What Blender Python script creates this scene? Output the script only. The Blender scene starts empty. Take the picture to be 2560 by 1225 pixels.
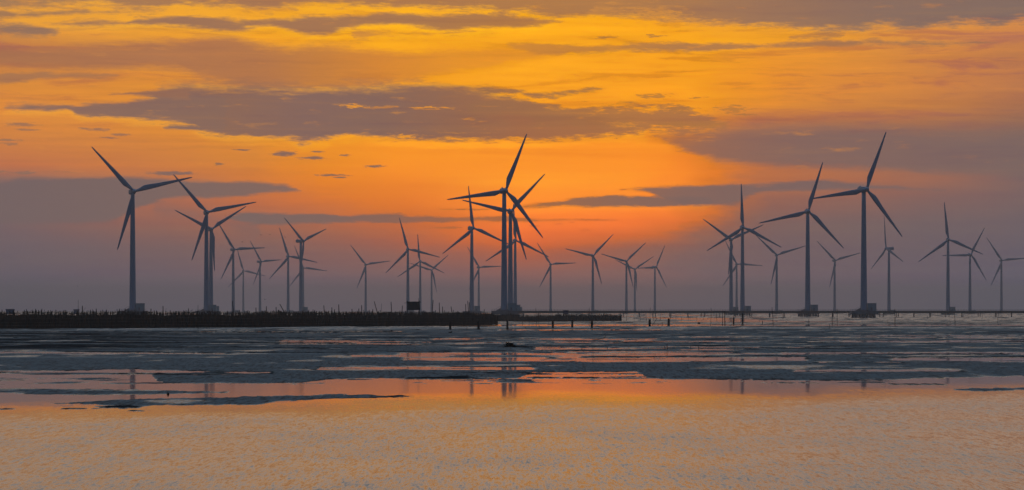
import bpy, bmesh, math, random
import numpy as np
from mathutils import Vector, Matrix

S = bpy.context.scene
COL = S.collection
rad, deg = math.radians, math.degrees
FPX = 2560 * 100 / 36.0          # focal length in photograph pixels
HOR = 776.0                      # row of the horizon in the photograph
EYE = 5.0                        # camera height above the water
SIGMA = 1.25e-4                   # haze density per metre
HAZE_TOP = 131.0
AIR = (0.099, 0.093, 0.102)        # radiance of the lit haze (measured)

# ------------------------------------------------------------------ camera
cam_d = bpy.data.cameras.new('camera')
cam = bpy.data.objects.new('camera', cam_d)
COL.objects.link(cam)
cam.location = (0, 0, EYE)
cam.rotation_euler = (rad(90), 0, 0)
cam_d.sensor_width = 36
cam_d.lens = 100
cam_d.shift_y = (HOR - 612.5) / 2560
cam_d.clip_start = 0.5
cam_d.clip_end = 60000
S.camera = cam
S.view_settings.view_transform = 'Standard'
S.view_settings.look = 'None'
S.view_settings.exposure = 0
S.view_settings.gamma = 1
S.view_settings.use_curve_mapping = False
S.cycles.use_denoising = True
S.cycles.max_bounces = 6
S.cycles.volume_bounces = 0
S.cycles.sample_clamp_indirect = 4

def lin(c):
    return tuple(((v / 255) / 12.92 if v <= 10 else ((v / 255 + .055) / 1.055) ** 2.4) for v in c)

# ------------------------------------------------------------------ node helper
class G:
    def __init__(s, tree):
        s.t = tree
    def n(s, typ, **kw):
        nd = s.t.nodes.new(typ)
        for k, v in kw.items():
            setattr(nd, k, v)
        return nd
    def put(s, sock, v):
        if isinstance(v, bpy.types.NodeSocket):
            s.t.links.new(v, sock)
        else:
            sock.default_value = v
    def m(s, op, a, b=None, c=None, clamp=False):
        nd = s.n('ShaderNodeMath', operation=op, use_clamp=clamp)
        s.put(nd.inputs[0], a)
        if b is not None: s.put(nd.inputs[1], b)
        if c is not None: s.put(nd.inputs[2], c)
        return nd.outputs[0]
    def v(s, op, a, b=None):
        nd = s.n('ShaderNodeVectorMath', operation=op)
        s.put(nd.inputs[0], a)
        if b is not None:
            s.put(nd.inputs['Scale'] if op == 'SCALE' else nd.inputs[1], b)
        return nd.outputs['Value'] if op in ('LENGTH', 'DOT_PRODUCT') else nd.outputs[0]
    def xyz(s, x, y, z):
        nd = s.n('ShaderNodeCombineXYZ')
        for i, q in enumerate((x, y, z)): s.put(nd.inputs[i], q)
        return nd.outputs[0]
    def sep(s, v):
        nd = s.n('ShaderNodeSeparateXYZ'); s.put(nd.inputs[0], v)
        return nd.outputs
    def step(s, v, lo, hi, a=0.0, b=1.0, kind='SMOOTHSTEP'):
        nd = s.n('ShaderNodeMapRange', interpolation_type=kind)
        for k, q in (('Value', v), ('From Min', lo), ('From Max', hi), ('To Min', a), ('To Max', b)):
            s.put(nd.inputs[k], q)
        return nd.outputs[0]
    def mix(s, f, a, b):
        nd = s.n('ShaderNodeMix', data_type='RGBA')
        s.put(nd.inputs[0], f)
        s.put(nd.inputs[6], a if isinstance(a, bpy.types.NodeSocket) else (*a[:3], 1))
        s.put(nd.inputs[7], b if isinstance(b, bpy.types.NodeSocket) else (*b[:3], 1))
        return nd.outputs[2]
    def noise(s, vec, scale=1.0, detail=4.0, rough=0.5, dist=0.0):
        nd = s.n('ShaderNodeTexNoise')
        s.put(nd.inputs['Vector'], vec)
        s.put(nd.inputs['Scale'], scale); s.put(nd.inputs['Detail'], detail)
        s.put(nd.inputs['Roughness'], rough); s.put(nd.inputs['Distortion'], dist)
        return nd.outputs[0]
    def ramp(s, f, stops, interp='LINEAR'):
        nd = s.n('ShaderNodeValToRGB')
        cr = nd.color_ramp; cr.interpolation = interp
        stops = sorted(stops, key=lambda q: q[0])
        while len(cr.elements) < len(stops): cr.elements.new(0.5)
        for e, (p, c) in zip(cr.elements, stops):
            e.position = p; e.color = (*c, 1)
        s.put(nd.inputs[0], f)
        return nd.outputs[0]
    def curve(s, x, pts):
        nd = s.n('ShaderNodeFloatCurve')
        cu = nd.mapping.curves[0]
        pts = sorted(pts)
        while len(cu.points) < len(pts): cu.points.new(0.5, 0.5)
        for p, (a, b) in zip(cu.points, pts):
            p.location = (a, b); p.handle_type = 'AUTO_CLAMPED'
        nd.mapping.update()
        s.put(nd.inputs['Value'], x)
        return nd.outputs[0]

# ------------------------------------------------------------------ sky
world = bpy.data.worlds.new('World')
S.world = world
world.use_nodes = True
world.node_tree.nodes.clear()
g = G(world.node_tree)
SUN_AZ, SUN_EL = deg(math.atan((1440 - 1280) / FPX)), 2.6

def AZ(x): return deg(math.atan((x - 1280) / FPX))
def EL(y, x=1280): return deg(math.atan((HOR - y) / FPX * math.cos(rad(AZ(x)))))
PXD = 57.2958 / FPX              # degrees per photograph pixel

dirv = g.n('ShaderNodeTexCoord').outputs['Generated']
dx, dy, dz = g.sep(dirv)
az = g.m('MULTIPLY', g.m('ARCTAN2', dx, dy), 57.2958)
el = g.m('MULTIPLY', g.m('ARCSINE', dz), 57.2958)
P0 = g.xyz(az, el, 0.0)
def cn(vec, scale, detail, rough):
    nd = g.n('ShaderNodeTexNoise')
    g.put(nd.inputs['Vector'], vec); nd.inputs['Scale'].default_value = scale
    nd.inputs['Detail'].default_value = detail; nd.inputs['Roughness'].default_value = rough
    return nd.outputs['Color']
w1 = g.v('SUBTRACT', cn(g.v('MULTIPLY', P0, (0.9, 4.0, 1)), 1.0, 8, 0.70), (0.5, 0.5, 0.5))
P = g.v('ADD', P0, g.v('MULTIPLY', w1, (0.9, 0.15, 0.0)))
waz, wel, _z = g.sep(P)
real_az, real_el = az, el
az, el = waz, wel                 # clouds are laid out in slightly stirred directions
an = g.m('MULTIPLY_ADD', az, 1 / 23.0, 0.5)        # azimuth -11.5..11.5 -> 0..1
def an_of(x): return AZ(x) / 23.0 + 0.5
def en_of(e): return (e + 1.0) / 11.0
e01 = g.m('MULTIPLY_ADD', real_el, 1 / 6.4, 0.0, clamp=True)

na = g.noise(g.v('MULTIPLY', P0, (0.7, 4.2, 1)), 1.0, 9, 0.70)
nb = g.noise(g.v('MULTIPLY', g.v('ADD', P0, (31.7, 9.2, 4)), (2.8, 14.0, 1)), 1.0, 8, 0.72)
nc = g.noise(g.v('MULTIPLY', g.v('ADD', P0, (7.1, 50.3, 2)), (0.30, 6.0, 1)), 1.0, 5, 0.6, 0.4)
nf = g.m('SUBTRACT', g.noise(g.v('MULTIPLY', g.v('ADD', P0, (3.7, 1.2, 6)), (7.0, 36.0, 1)), 1.0, 5, 0.65), 0.5)
nz = g.m('ADD', g.m('MULTIPLY', g.m('SUBTRACT', na, 0.5), 1.2), g.m('MULTIPLY', g.m('SUBTRACT', nb, 0.5), 1.1))

COLS = [
 (0,    [(0,(236,168,62)),(60,(230,160,62)),(130,(188,122,74)),(200,(214,140,62)),(280,(222,140,62)),(350,(203,127,70)),
         (420,(186,112,78)),(455,(130,102,98)),(500,(118,99,99)),(600,(112,97,101)),(700,(98,91,100)),(776,(88,84,97))]),
 (640,  [(0,(248,178,48)),(90,(250,172,40)),(200,(222,144,56)),(280,(228,145,50)),(350,(222,140,55)),(400,(210,130,60)),
         (450,(205,121,64)),(500,(190,110,72)),(530,(172,105,79)),(580,(146,100,86)),(620,(125,97,94)),(700,(108,94,101)),(776,(102,93,104))]),
 (1000, [(0,(254,183,38)),(100,(252,176,28)),(250,(248,160,30)),(350,(250,152,18)),(400,(246,146,25)),(450,(240,136,30)),(500,(228,124,42)),
         (550,(200,108,60)),(600,(165,99,78)),(640,(138,97,90)),(700,(114,95,99)),(776,(106,94,102))]),
 (1330, [(0,(254,180,30)),(100,(254,174,12)),(170,(254,172,4)),(250,(254,164,2)),(350,(252,148,0)),(420,(252,149,0)),(455,(254,156,0)),(480,(254,148,3)),
         (530,(252,134,10)),(570,(245,120,24)),(605,(218,106,48)),(635,(172,98,74)),(680,(138,97,91)),(720,(122,97,97)),(776,(110,95,100))]),
 (1560, [(0,(252,176,36)),(100,(253,173,18)),(250,(253,163,8)),(330,(251,152,10)),(385,(248,143,8)),(420,(252,147,0)),(455,(254,150,0)),(520,(252,134,6)),
         (560,(242,119,26)),(590,(206,106,56)),(625,(152,98,82)),(680,(128,97,94)),(776,(109,95,101))]),
 (1640, [(0,(250,172,40)),(100,(253,172,20)),(250,(252,160,12)),(325,(248,152,20)),(350,(245,146,20)),(385,(247,141,10)),(412,(249,141,6)),(455,(252,142,2)),(520,(250,130,12)),
         (560,(226,115,40)),(590,(180,102,68)),(620,(142,98,86)),(680,(126,97,95)),(776,(109,95,101))]),
 (1715, [(0,(240,165,50)),(100,(252,172,28)),(250,(250,160,20)),(300,(242,150,34)),(325,(234,142,38)),(347,(230,138,38)),(385,(234,131,30)),(405,(240,132,22)),(428,(246,137,14)),(455,(248,138,12)),
         (500,(240,128,26)),(535,(208,112,52)),(565,(166,102,74)),(595,(140,98,87)),(640,(126,97,94)),(776,(107,94,102))]),
 (1810, [(0,(236,160,54)),(100,(248,170,38)),(200,(243,156,38)),(260,(232,146,44)),(295,(218,134,54)),(330,(206,128,56)),(385,(208,124,52)),(410,(216,123,48)),(432,(226,124,44)),
         (455,(218,121,48)),(500,(176,106,70)),(545,(142,99,86)),(600,(122,97,95)),(700,(113,95,99)),(776,(106,94,102))]),
 (1920, [(0,(228,152,60)),(70,(245,170,42)),(150,(238,154,46)),(220,(236,149,46)),(265,(224,140,52)),(300,(190,118,70)),(335,(164,110,82)),
         (385,(160,107,82)),(420,(184,111,72)),(450,(186,111,71)),(500,(148,100,86)),(560,(125,98,94)),(620,(115,96,98)),(776,(104,93,102))]),
 (2560, [(0,(226,150,72)),(100,(204,135,76)),(150,(188,124,76)),(220,(184,120,80)),(290,(160,110,82)),(345,(130,102,94)),(420,(120,100,98)),
         (465,(125,100,97)),(550,(110,97,101)),(700,(96,91,103)),(776,(92,90,104))]),
]
base = None
w0 = g.m('SUBTRACT', g.noise(g.v('MULTIPLY', P0, (0.28, 0.9, 1)), 1.0, 5, 0.6), 0.5)
caz = g.m('ADD', real_az, g.m('MULTIPLY', w0, 3.2))
for i, (x, st) in enumerate(COLS):
    c = g.ramp(e01, [(min(1, EL(y) / 6.4), lin(q)) for y, q in st])
    base = c if base is None else g.mix(g.step(caz, AZ(COLS[i - 1][0]), AZ(x), kind='LINEAR'), base, c)
base = g.mix(g.m('MULTIPLY', g.step(real_el, 3.6, 5.2), 0.55), base, g.v('MULTIPLY', base, (0.95, 0.86, 1.0)))
# faint streaks in the clear sky
base = g.mix(g.m('MULTIPLY', g.step(nc, 0.45, 0.75), 0.20), base, g.v('MULTIPLY', base, (0.78, 0.70, 0.95)))
base = g.mix(g.m('MULTIPLY', g.step(nc, 0.50, 0.28), 0.24), base, g.v('MULTIPLY', base, (1.10, 1.14, 1.0)))

nw = g.noise(g.v('MULTIPLY', g.v('ADD', P, (3.3, 71.0, 8)), (0.34, 3.6, 1)), 1.0, 8, 0.64, 0.6)
wwin = g.step(real_el, 2.9, 4.6)
base = g.mix(g.m('MULTIPLY', g.m('MULTIPLY', g.step(nw, 0.49, 0.64), 0.60), wwin), base, g.v('MULTIPLY', base, (0.62, 0.52, 1.5)))
base = g.mix(g.m('MULTIPLY', g.m('MULTIPLY', g.step(nw, 0.46, 0.34), 0.35), wwin), base, g.v('MULTIPLY', base, (1.10, 1.16, 0.9)))

def cloud(pts, amp, soft, cols, op=1.0, soft_t=None, rim=0.0):
    """pts: (x, top row, bottom row) along a cloud bank; cols: (x, colour)"""
    global base
    x0, t0, b0 = pts[0]; x1, t1, b1 = pts[-1]
    tp, bp = [], []
    for x, t, b in pts:
        tp.append((an_of(x), en_of(EL(t, x)))); bp.append((an_of(x), en_of(EL(b, x))))
    for x, t, b, sx in ((x0, t0, b0, -1), (x1, t1, b1, 1)):
        mid = (EL(t, x) + EL(b, x)) / 2
        if -150 < x < 2700:
            for k, off in ((16, .05 + amp * PXD * .35), (90, .12 + amp * PXD * .9)):
                tp.append((an_of(x + sx * k), en_of(mid - off))); bp.append((an_of(x + sx * k), en_of(mid + off)))
    top = g.m('MULTIPLY_ADD', g.curve(an, tp), 11.0, -1.0)
    bot = g.m('MULTIPLY_ADD', g.curve(an, bp), 11.0, -1.0)
    if soft_t:
        f1 = g.step(g.m('MULTIPLY_ADD', nz, max(amp, soft_t * .8) * PXD, g.m('SUBTRACT', top, el)), -soft_t * .35 * PXD, soft_t * PXD)
        f2 = g.step(g.m('MULTIPLY_ADD', nz, amp * PXD, g.m('SUBTRACT', el, bot)), -soft * .35 * PXD, soft * PXD)
        f = g.m('MULTIPLY', f1, f2)
    else:
        d = g.m('MINIMUM', g.m('SUBTRACT', top, el), g.m('SUBTRACT', el, bot))
        f = g.step(g.m('MULTIPLY_ADD', nz, amp * PXD, d), -soft * .35 * PXD, soft * PXD)
    if op < 1: f = g.m('MULTIPLY', f, op)
    if rim:
        below = g.m('SUBTRACT', el, bot)
        below = g.m('MULTIPLY_ADD', nz, amp * PXD * .6, below)
        rm = g.m('MULTIPLY', g.step(below, -20 * PXD, -1 * PXD), g.m('MULTIPLY', g.step(g.m('SUBTRACT', top, el), 6 * PXD, 14 * PXD), rim))
        base = g.mix(rm, base, g.v('ADD', g.v('MULTIPLY', base, (1.06, 1.16, 1.0)), (0.03, 0.02, 0.0)))
    c = g.ramp(an, [(an_of(x), lin(q)) for x, q in cols]) if len(cols) > 1 else lin(cols[0][1])
    base = g.mix(f, base, c)

def puff(x, y, rx, ry, col, amp=1.1, op=0.9, tilt=0.0):
    global base
    q = g.v('SUBTRACT', P, (AZ(x), EL(y, x), 0))
    if tilt:
        X, Y, Z = g.sep(q); q = g.xyz(X, g.m('MULTIPLY_ADD', X, -tilt, Y), 0.0)
    q = g.v('MULTIPLY', q, (1 / (rx * PXD), 1 / (ry * PXD), 0))
    f = g.step(g.m('ADD', g.m('MULTIPLY', nf, amp * 1.9), g.m('MULTIPLY_ADD', nz, amp * .8, g.m('SUBTRACT', 0.92, g.v('LENGTH', q)))), -0.05, 0.65)
    base = g.mix(g.m('MULTIPLY', f, op), base, lin(col))

# upper brown veil
cloud([(-300,112,172),(0,115,172),(60,113,178),(150,110,180),(270,105,181),(390,97,178),(460,94,184),(500,89,200),(560,84,215),(600,90,225),(640,103,230),
       (720,112,235),(770,104,235),(860,106,235),(900,112,230),(1000,120,215),(1100,114,196),(1200,112,178),(1270,110,165),(1400,112,140)],
      34, 26, [(0,(168,114,80)),(400,(172,115,80)),(650,(176,116,76)),(800,(192,124,66)),(950,(210,132,56)),(1150,(226,144,46))], .95)
# large dark bank
cloud([(5,267,271),(60,264,274),(110,263,277),(165,262,275),(195,264,288),(230,259,291),(262,256,292),(316,254,294),(335,246,297),(380,235,299),(400,212,301),(440,204,306),
       (470,202,312),(503,202,327),(548,203,339),(657,206,348),(731,208,352),(770,208,363),(809,208,357),(850,206,346),(900,204,346),(960,203,352),(1076,201,355),(1111,201,357),(1150,203,358),
       (1200,209,358),(1250,222,358),(1300,240,357),(1360,255,355),(1430,268,351),(1500,282,348),(1570,296,346),(1620,312,338)],
      44, 15, [(0,(134,105,95)),(300,(134,105,95)),(560,(140,104,88)),(760,(133,102,93)),(950,(134,102,90)),(1150,(148,104,80)),(1300,(160,106,74)),(1600,(170,110,70))], 1.0, 34, 1.0)
# its ragged right hand side
cloud([(1180,232,300),(1260,234,300),(1340,250,310),(1420,262,318),(1480,258,330),(1540,252,336),(1590,255,338),(1650,262,334),(1710,264,330),(1760,278,328),(1830,318,325)],
      95, 22, [(1180,(150,106,78)),(1500,(164,110,70)),(1800,(168,112,74))], .92)
cloud([(1178,222,232),(1230,220,234),(1290,222,236),(1345,230,247),(1390,228,243),(1430,220,236),(1480,215,228),(1520,218,222)], 30, 9, [(1180,(150,106,76)),(1520,(172,116,66))], .95)
cloud([(2,267,271),(60,264,275),(110,263,278),(165,262,276),(195,264,290),(262,256,293),(316,254,295),(380,248,300),(460,240,310),(560,236,335)], 12, 7, [(0,(138,106,94)),(560,(136,104,91))], .97)
cloud([(272,234,238),(330,229,240),(400,222,244),(470,216,250)], 14, 7, [(272,(150,108,86))], .95)
cloud([(420,314,320),(450,312,323),(510,313,328)], 8, 6, [(420,(134,104,93))])
# dark band near the top
cloud([(110,58,60),(176,53,66),(211,47,69),(281,46,68),(313,52,66),(332,46,66),(387,42,68),(457,38,68),(527,41,77),(562,44,81),(598,46,80),(633,45,76),(668,43,71),(720,40,78),
       (775,37,88),(830,39,84),(861,40,74),(905,36,68),(950,28,64),(1023,28,66),(1076,35,74),(1140,34,82),(1227,33,74),(1280,40,74),(1330,46,72),(1368,50,60),(1400,52,56)],
      26, 12, [(110,(164,118,84)),(400,(152,111,88)),(770,(160,114,84)),(1000,(164,116,80)),(1380,(178,120,68))], .97, None, .6)
cloud([(880,66,100),(960,70,98),(1030,76,100),(1110,74,92),(1180,70,88),(1260,74,80)], 70, 22, [(880,(196,130,66)),(1260,(196,132,56))], .8)
# band along the top edge
cloud([(-300,-200,26),(0,-200,26),(90,-200,16),(180,-200,19),(240,-200,18),(300,-200,28),(360,-200,32),(425,-200,24),(450,-200,15),(500,-200,20),(560,-200,18),(620,-200,32),(680,-200,33),(720,-200,22),(830,-200,21),
       (900,-200,22),(1000,-200,24),(1080,-200,27),(1140,-200,34),(1200,-200,32),(1260,-200,42),(1300,-200,40),(1400,-200,50),(1480,-200,48),(1560,-200,52),(1640,-200,58),(1700,-200,60),(1800,-200,66),
       (1900,-200,66),(1980,-200,76),(2060,-200,82),(2120,-200,78),(2200,-200,72),(2280,-200,80),(2330,-200,72),(2400,-200,64),(2480,-200,70),(2560,-200,56),(2750,-200,56)],
      58, 22, [(0,(160,120,88)),(300,(162,118,86)),(700,(164,116,84)),(1300,(170,118,76)),(1600,(168,118,78)),(1900,(150,112,90)),(2200,(132,107,97)),(2560,(124,105,99))], .95)
cloud([(1480,8,40),(1560,6,34),(1640,8,30),(1720,10,24)], 120, 30, [(1480,(206,140,70))], .7)
cloud([(-80,54,82),(0,54,84),(40,55,92),(80,57,95),(110,62,92),(150,72,78)], 36, 14, [(0,(146,112,92))], .97)
cloud([(-60,18,50),(0,20,50),(35,27,48),(110,27,42),(145,24,41),(190,22,40),(245,24,35),(300,28,32)], 22, 10, [(0,(160,118,86))], .95)
cloud([(-100,180,214),(0,180,212),(60,179,207),(110,178,199),(180,181,196),(290,185,190)], 16, 9, [(0,(164,114,82))], .9)
cloud([(0,86,112),(60,90,112),(120,100,110)], 60, 24, [(0,(200,138,76))], .6)
# long thin band on the right
cloud([(1270,104,113),(1330,104,133),(1400,108,136),(1500,110,134),(1560,107,130),(1620,103,131),(1660,101,131),(1750,104,131),(1830,107,127),(1900,111,121),(1960,105,119),(2010,103,118),(2060,96,117),
       (2100,100,117),(2150,100,116),(2200,96,115),(2235,102,117),(2280,98,119),(2330,101,119),(2400,103,113),(2490,104,106)],
      24, 10, [(1270,(206,134,54)),(1500,(190,126,62)),(1700,(170,118,76)),(2000,(168,116,78)),(2300,(150,110,86))], .95)
cloud([(1980,88,96),(2050,82,98),(2110,86,97)], 40, 12, [(1980,(178,122,74))], .8)
# grey veil opening to the right of the glow
cloud([(1585,336,341),(1640,328,352),(1690,322,374),(1750,318,394),(1800,312,406),(1900,304,416),(2000,304,422),(2200,308,430),(2400,318,440),(2800,322,446)],
      26, 20, [(1585,(196,118,60)),(1690,(164,107,76)),(1800,(144,103,88)),(2000,(131,101,94)),(2560,(123,101,97))], .97, 46)
# left band
cloud([(-300,452,560),(0,451,560),(20,450,560),(53,443,560),(134,444,560),(246,442,560),(300,441,548),(352,443,520),(422,445,500),(492,447,498),(560,449,497),(600,451,494),(643,453,487),(686,458,484),(714,461,482),(748,476,481)],
      12, 9, [(0,(116,99,99)),(300,(118,100,98)),(700,(126,102,95))], .95)
cloud([(395,500,540),(470,515,552),(560,540,570),(640,545,600)], 20, 40, [(395,(114,98,99))], .5)
puff(52, 434, 30, 5, (128,103,96)); puff(432, 434, 78, 6.5, (124,101,96)); puff(8, 431, 14, 4, (140,106,92))
puff(170, 431, 60, 3, (160,110,84), op=.6)
# middle band behind the turbines
cloud([(565,540,548),(600,533,556),(640,531,562),(700,531,561),(780,531,560),(830,533,560),(870,536,559),(910,533,557),(960,531,561),(1000,533,561),(1035,541,560),(1080,538,560),(1150,540,557),(1200,538,555),
       (1260,537,556),(1300,542,557),(1340,549,556),(1380,549,555),(1420,548,554),(1460,547,553),(1545,550,552)],
      14, 7, [(565,(117,100,98)),(850,(124,100,94)),(1050,(142,99,82)),(1250,(164,102,68)),(1500,(190,106,52))], .95)
puff(1115, 570, 54, 4, (176,102,64)); puff(1190, 523, 74, 4.5, (170,104,62)); puff(1120, 524, 22, 3, (200,116,50))
# right hand band
cloud([(1290,519,522),(1340,508,522),(1400,500,519),(1440,493,518),(1500,488,518),(1540,486,517),(1580,489,517),(1630,488,517),(1700,488,517),(1770,492,514)],
      17, 7, [(1290,(190,110,50)),(1400,(150,103,78)),(1600,(132,101,90)),(1770,(126,100,94))], .97, None, .6)
cloud([(1572,473,477),(1621,466,484),(1674,463,505),(1706,461,514),(1765,459,514),(1818,457,512),(1860,458,500),(1906,459,484),(1976,454,480),(2064,448,478),(2117,452,477),(2187,459,477),(2293,468,476),(2370,473,475)],
      15, 9, [(1572,(140,101,86)),(1700,(126,100,94)),(2000,(122,99,96)),(2300,(118,99,98))], .95)
puff(1558, 473, 22, 3, (186,110,56))
puff(1375, 512, 46, 5, (160,104,70))
for a in ((712,384,42,7.5),(778,395,46,7),(858,388,18,4.5),(802,379,24,3),(605,375,24,2.6),(552,410,14,3.6),(832,439,46,4.2),(937,414,30,3.2),(850,445,18,2.4)):
    puff(*a, (134,101,89), op=1.0)
for a in ((254,325,34,5.5),(300,337,28,4),(272,345,30,2.4),(62,312,60,6),(70,324,36,4.5),(22,350,40,4),(30,360,38,5),(215,322,20,3)):
    puff(*a, (150,108,88), op=.85)
for a in ((1480,549,54,3.6),(1452,575,26,3.6),(1398,560,20,3),(1520,551,30,2.6),(1432,556,20,2.4),(1340,566,20,2.4)):
    puff(*a, (196,106,48), op=.85)
for a in ((1514,92,28,5),(1640,89,36,4.5,),(1749,244,30,4.5),(1700,275,50,12),(1830,275,46,12),(1845,262,26,3),(1875,285,24,4),(1690,310,60,10),(1770,312,56,9),(1640,240,50,7)):
    puff(*a, (170,114,66), amp=2.2, op=.8)
puff(1640, 34, 90, 10, (210,142,64), amp=2.6, op=.7)
for a in ((955,268,40,5),(1060,272,36,4),(1165,296,22,4)):
    puff(*a, (206,132,58), amp=1.8, op=.65)
for a in ((890,264,30,5),(1010,341,50,6),(905,347,60,4),(1080,268,60,3.5)):
    puff(*a, (240,154,36), amp=2.4, op=.8)
# layers and streaks running through the banks
ns = g.noise(g.v('MULTIPLY', g.v('ADD', P, (61.0, 17.0, 3)), (0.22, 5.5, 1)), 1.0, 8, 0.66, 0.4)
np_ = g.noise(g.v('MULTIPLY', g.v('ADD', P, (12.0, 33.0, 9)), (1.1, 6.0, 1)), 1.0, 8, 0.70)
win2 = g.m('MULTIPLY', g.step(real_el, 2.3, 3.4), g.step(g.m('ABSOLUTE', real_az), 13.0, 10.0))
base = g.mix(g.m('MULTIPLY', g.m('MULTIPLY', g.step(ns, 0.50, 0.66), 0.30), win2), base, g.v('MULTIPLY', base, (0.72, 0.66, 0.98)))
base = g.mix(g.m('MULTIPLY', g.m('MULTIPLY', g.step(ns, 0.47, 0.34), 0.34), win2), base, g.v('ADD', g.v('MULTIPLY', base, (1.12, 1.10, 0.9)), (0.05, 0.015, 0.0)))
warm = g.ramp(g.m('MULTIPLY_ADD', real_az, 1 / 20.6, 0.5), [(0.0, lin((214,146,74))), (0.3, lin((226,148,56))), (0.55, lin((244,156,24))), (0.72, lin((226,142,46))), (1.0, lin((178,122,84)))])
base = g.mix(g.m('MULTIPLY', g.m('MULTIPLY', g.step(np_, 0.56, 0.72), 0.42), win2), base, warm)
# grain of the clouds
base = g.mix(g.m('MULTIPLY', g.step(nb, 0.35, 0.75), 0.16), base, g.v('MULTIPLY', base, (1.22, 1.14, 0.95)))

az, el = real_az, real_el
# seen through the haze layer the sky is dimmed: give the sky behind it its own colour
sin_e = g.m('SINE', g.m('MULTIPLY', g.m('MAXIMUM', el, 0.02), 1 / 57.2958))
path = g.m('MINIMUM', g.m('DIVIDE', HAZE_TOP - EYE, sin_e), 10000.0)
T = g.m('EXPONENT', g.m('MULTIPLY', path, -SIGMA))
airl = g.v('SCALE', AIR, g.m('SUBTRACT', 1.0, T))
behind = g.v('SCALE', g.v('SUBTRACT', base, airl), g.m('DIVIDE', 1.0, T))
behind = g.v('MAXIMUM', behind, (0.002, 0.001, 0.0))

# dusk sky above the clouds and all round
upper = g.ramp(g.m('MULTIPLY', el, 1 / 90.0, clamp=True),
               [(0.0, lin((120,104,102))), (7.5/90, lin((250,186,122))), (11/90, lin((255,222,198))), (15.5/90, lin((190,200,206))), (30/90, lin((108,142,170))), (60/90, lin((150,182,214))), (1.0, lin((160,192,228)))])
high = g.noise(g.v('MULTIPLY', P, (0.07, 0.22, 1)), 1.0, 6, 0.6)
upper = g.mix(g.m('MULTIPLY', g.step(high, 0.45, 0.7), 0.35), upper, g.v('MULTIPLY', upper, (0.68, 0.70, 0.76)))
away = g.m('MULTIPLY', g.step(g.m('ABSOLUTE', az), 35.0, 110.0), g.step(el, 62.0, 30.0))
upper = g.mix(away, upper, g.v('MULTIPLY', upper, (0.030, 0.10, 0.27)))
side = g.step(g.m('ABSOLUTE', az), 11.5, 38.0)
fr = g.m('MAXIMUM', g.step(el, 6.3, 11.0), side)
glow = g.mix(fr, behind, upper)

sky = g.n('ShaderNodeTexSky', sky_type='NISHITA', sun_disc=False)
sky.sun_elevation = rad(SUN_EL); sky.sun_rotation = rad(SUN_AZ)
sky.air_density = 1.6; sky.dust_density = 3.0
bg1 = g.n('ShaderNodeBackground'); g.put(bg1.inputs[0], sky.outputs[0]); bg1.inputs[1].default_value = 0.05
bg2 = g.n('ShaderNodeBackground'); g.put(bg2.inputs[0], glow); bg2.inputs[1].default_value = 1.0
mx = g.n('ShaderNodeMixShader')
g.put(mx.inputs[0], g.m('SUBTRACT', 1.0, g.m('MULTIPLY', fr, 0.25)))
world.node_tree.links.new(bg1.outputs[0], mx.inputs[1]); world.node_tree.links.new(bg2.outputs[0], mx.inputs[2])
wo = g.n('ShaderNodeOutputWorld')
world.node_tree.links.new(mx.outputs[0], wo.inputs[0])
world.cycles.sampling_method = 'MANUAL'; world.cycles.sample_map_resolution = 2048

# ------------------------------------------------------------------ sun, hidden behind the clouds: weak and wide
sd = bpy.data.lights.new('sun', 'SUN'); so = bpy.data.objects.new('sun', sd); COL.objects.link(so)
sd.energy = 0.004; sd.angle = rad(40); sd.color = (1.0, 0.62, 0.25)
so.rotation_euler = Vector((-math.sin(rad(SUN_AZ)) * math.cos(rad(SUN_EL)), -math.cos(rad(SUN_AZ)) * math.cos(rad(SUN_EL)), -math.sin(rad(SUN_EL)))).to_track_quat('-Z', 'Y').to_euler()

# ------------------------------------------------------------------ materials
def mat(name, build):
    m = bpy.data.materials.new(name); m.use_nodes = True
    m.node_tree.nodes.clear()
    q = G(m.node_tree)
    b = q.n('ShaderNodeBsdfPrincipled'); o = q.n('ShaderNodeOutputMaterial')
    m.node_tree.links.new(b.outputs[0], o.inputs[0])
    build(q, b)
    return m

def plain(name, c, rough=0.7, var=0.25, scale=0.7, spec=0.3, stretch=(1, 1, 1)):
    def f(q, b):
        tc = q.n('ShaderNodeTexCoord').outputs['Object']
        nn = q.noise(q.v('MULTIPLY', tc, stretch), scale, 5, 0.6)
        lo = tuple(v * (1 - var) for v in c); hi = tuple(min(1, v * (1 + var)) for v in c)
        q.put(b.inputs['Base Color'], q.mix(q.step(nn, .3, .7), lo, hi))
        b.inputs['Roughness'].default_value = rough
        b.inputs['Specular IOR Level'].default_value = spec
    return mat(name, f)

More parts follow.
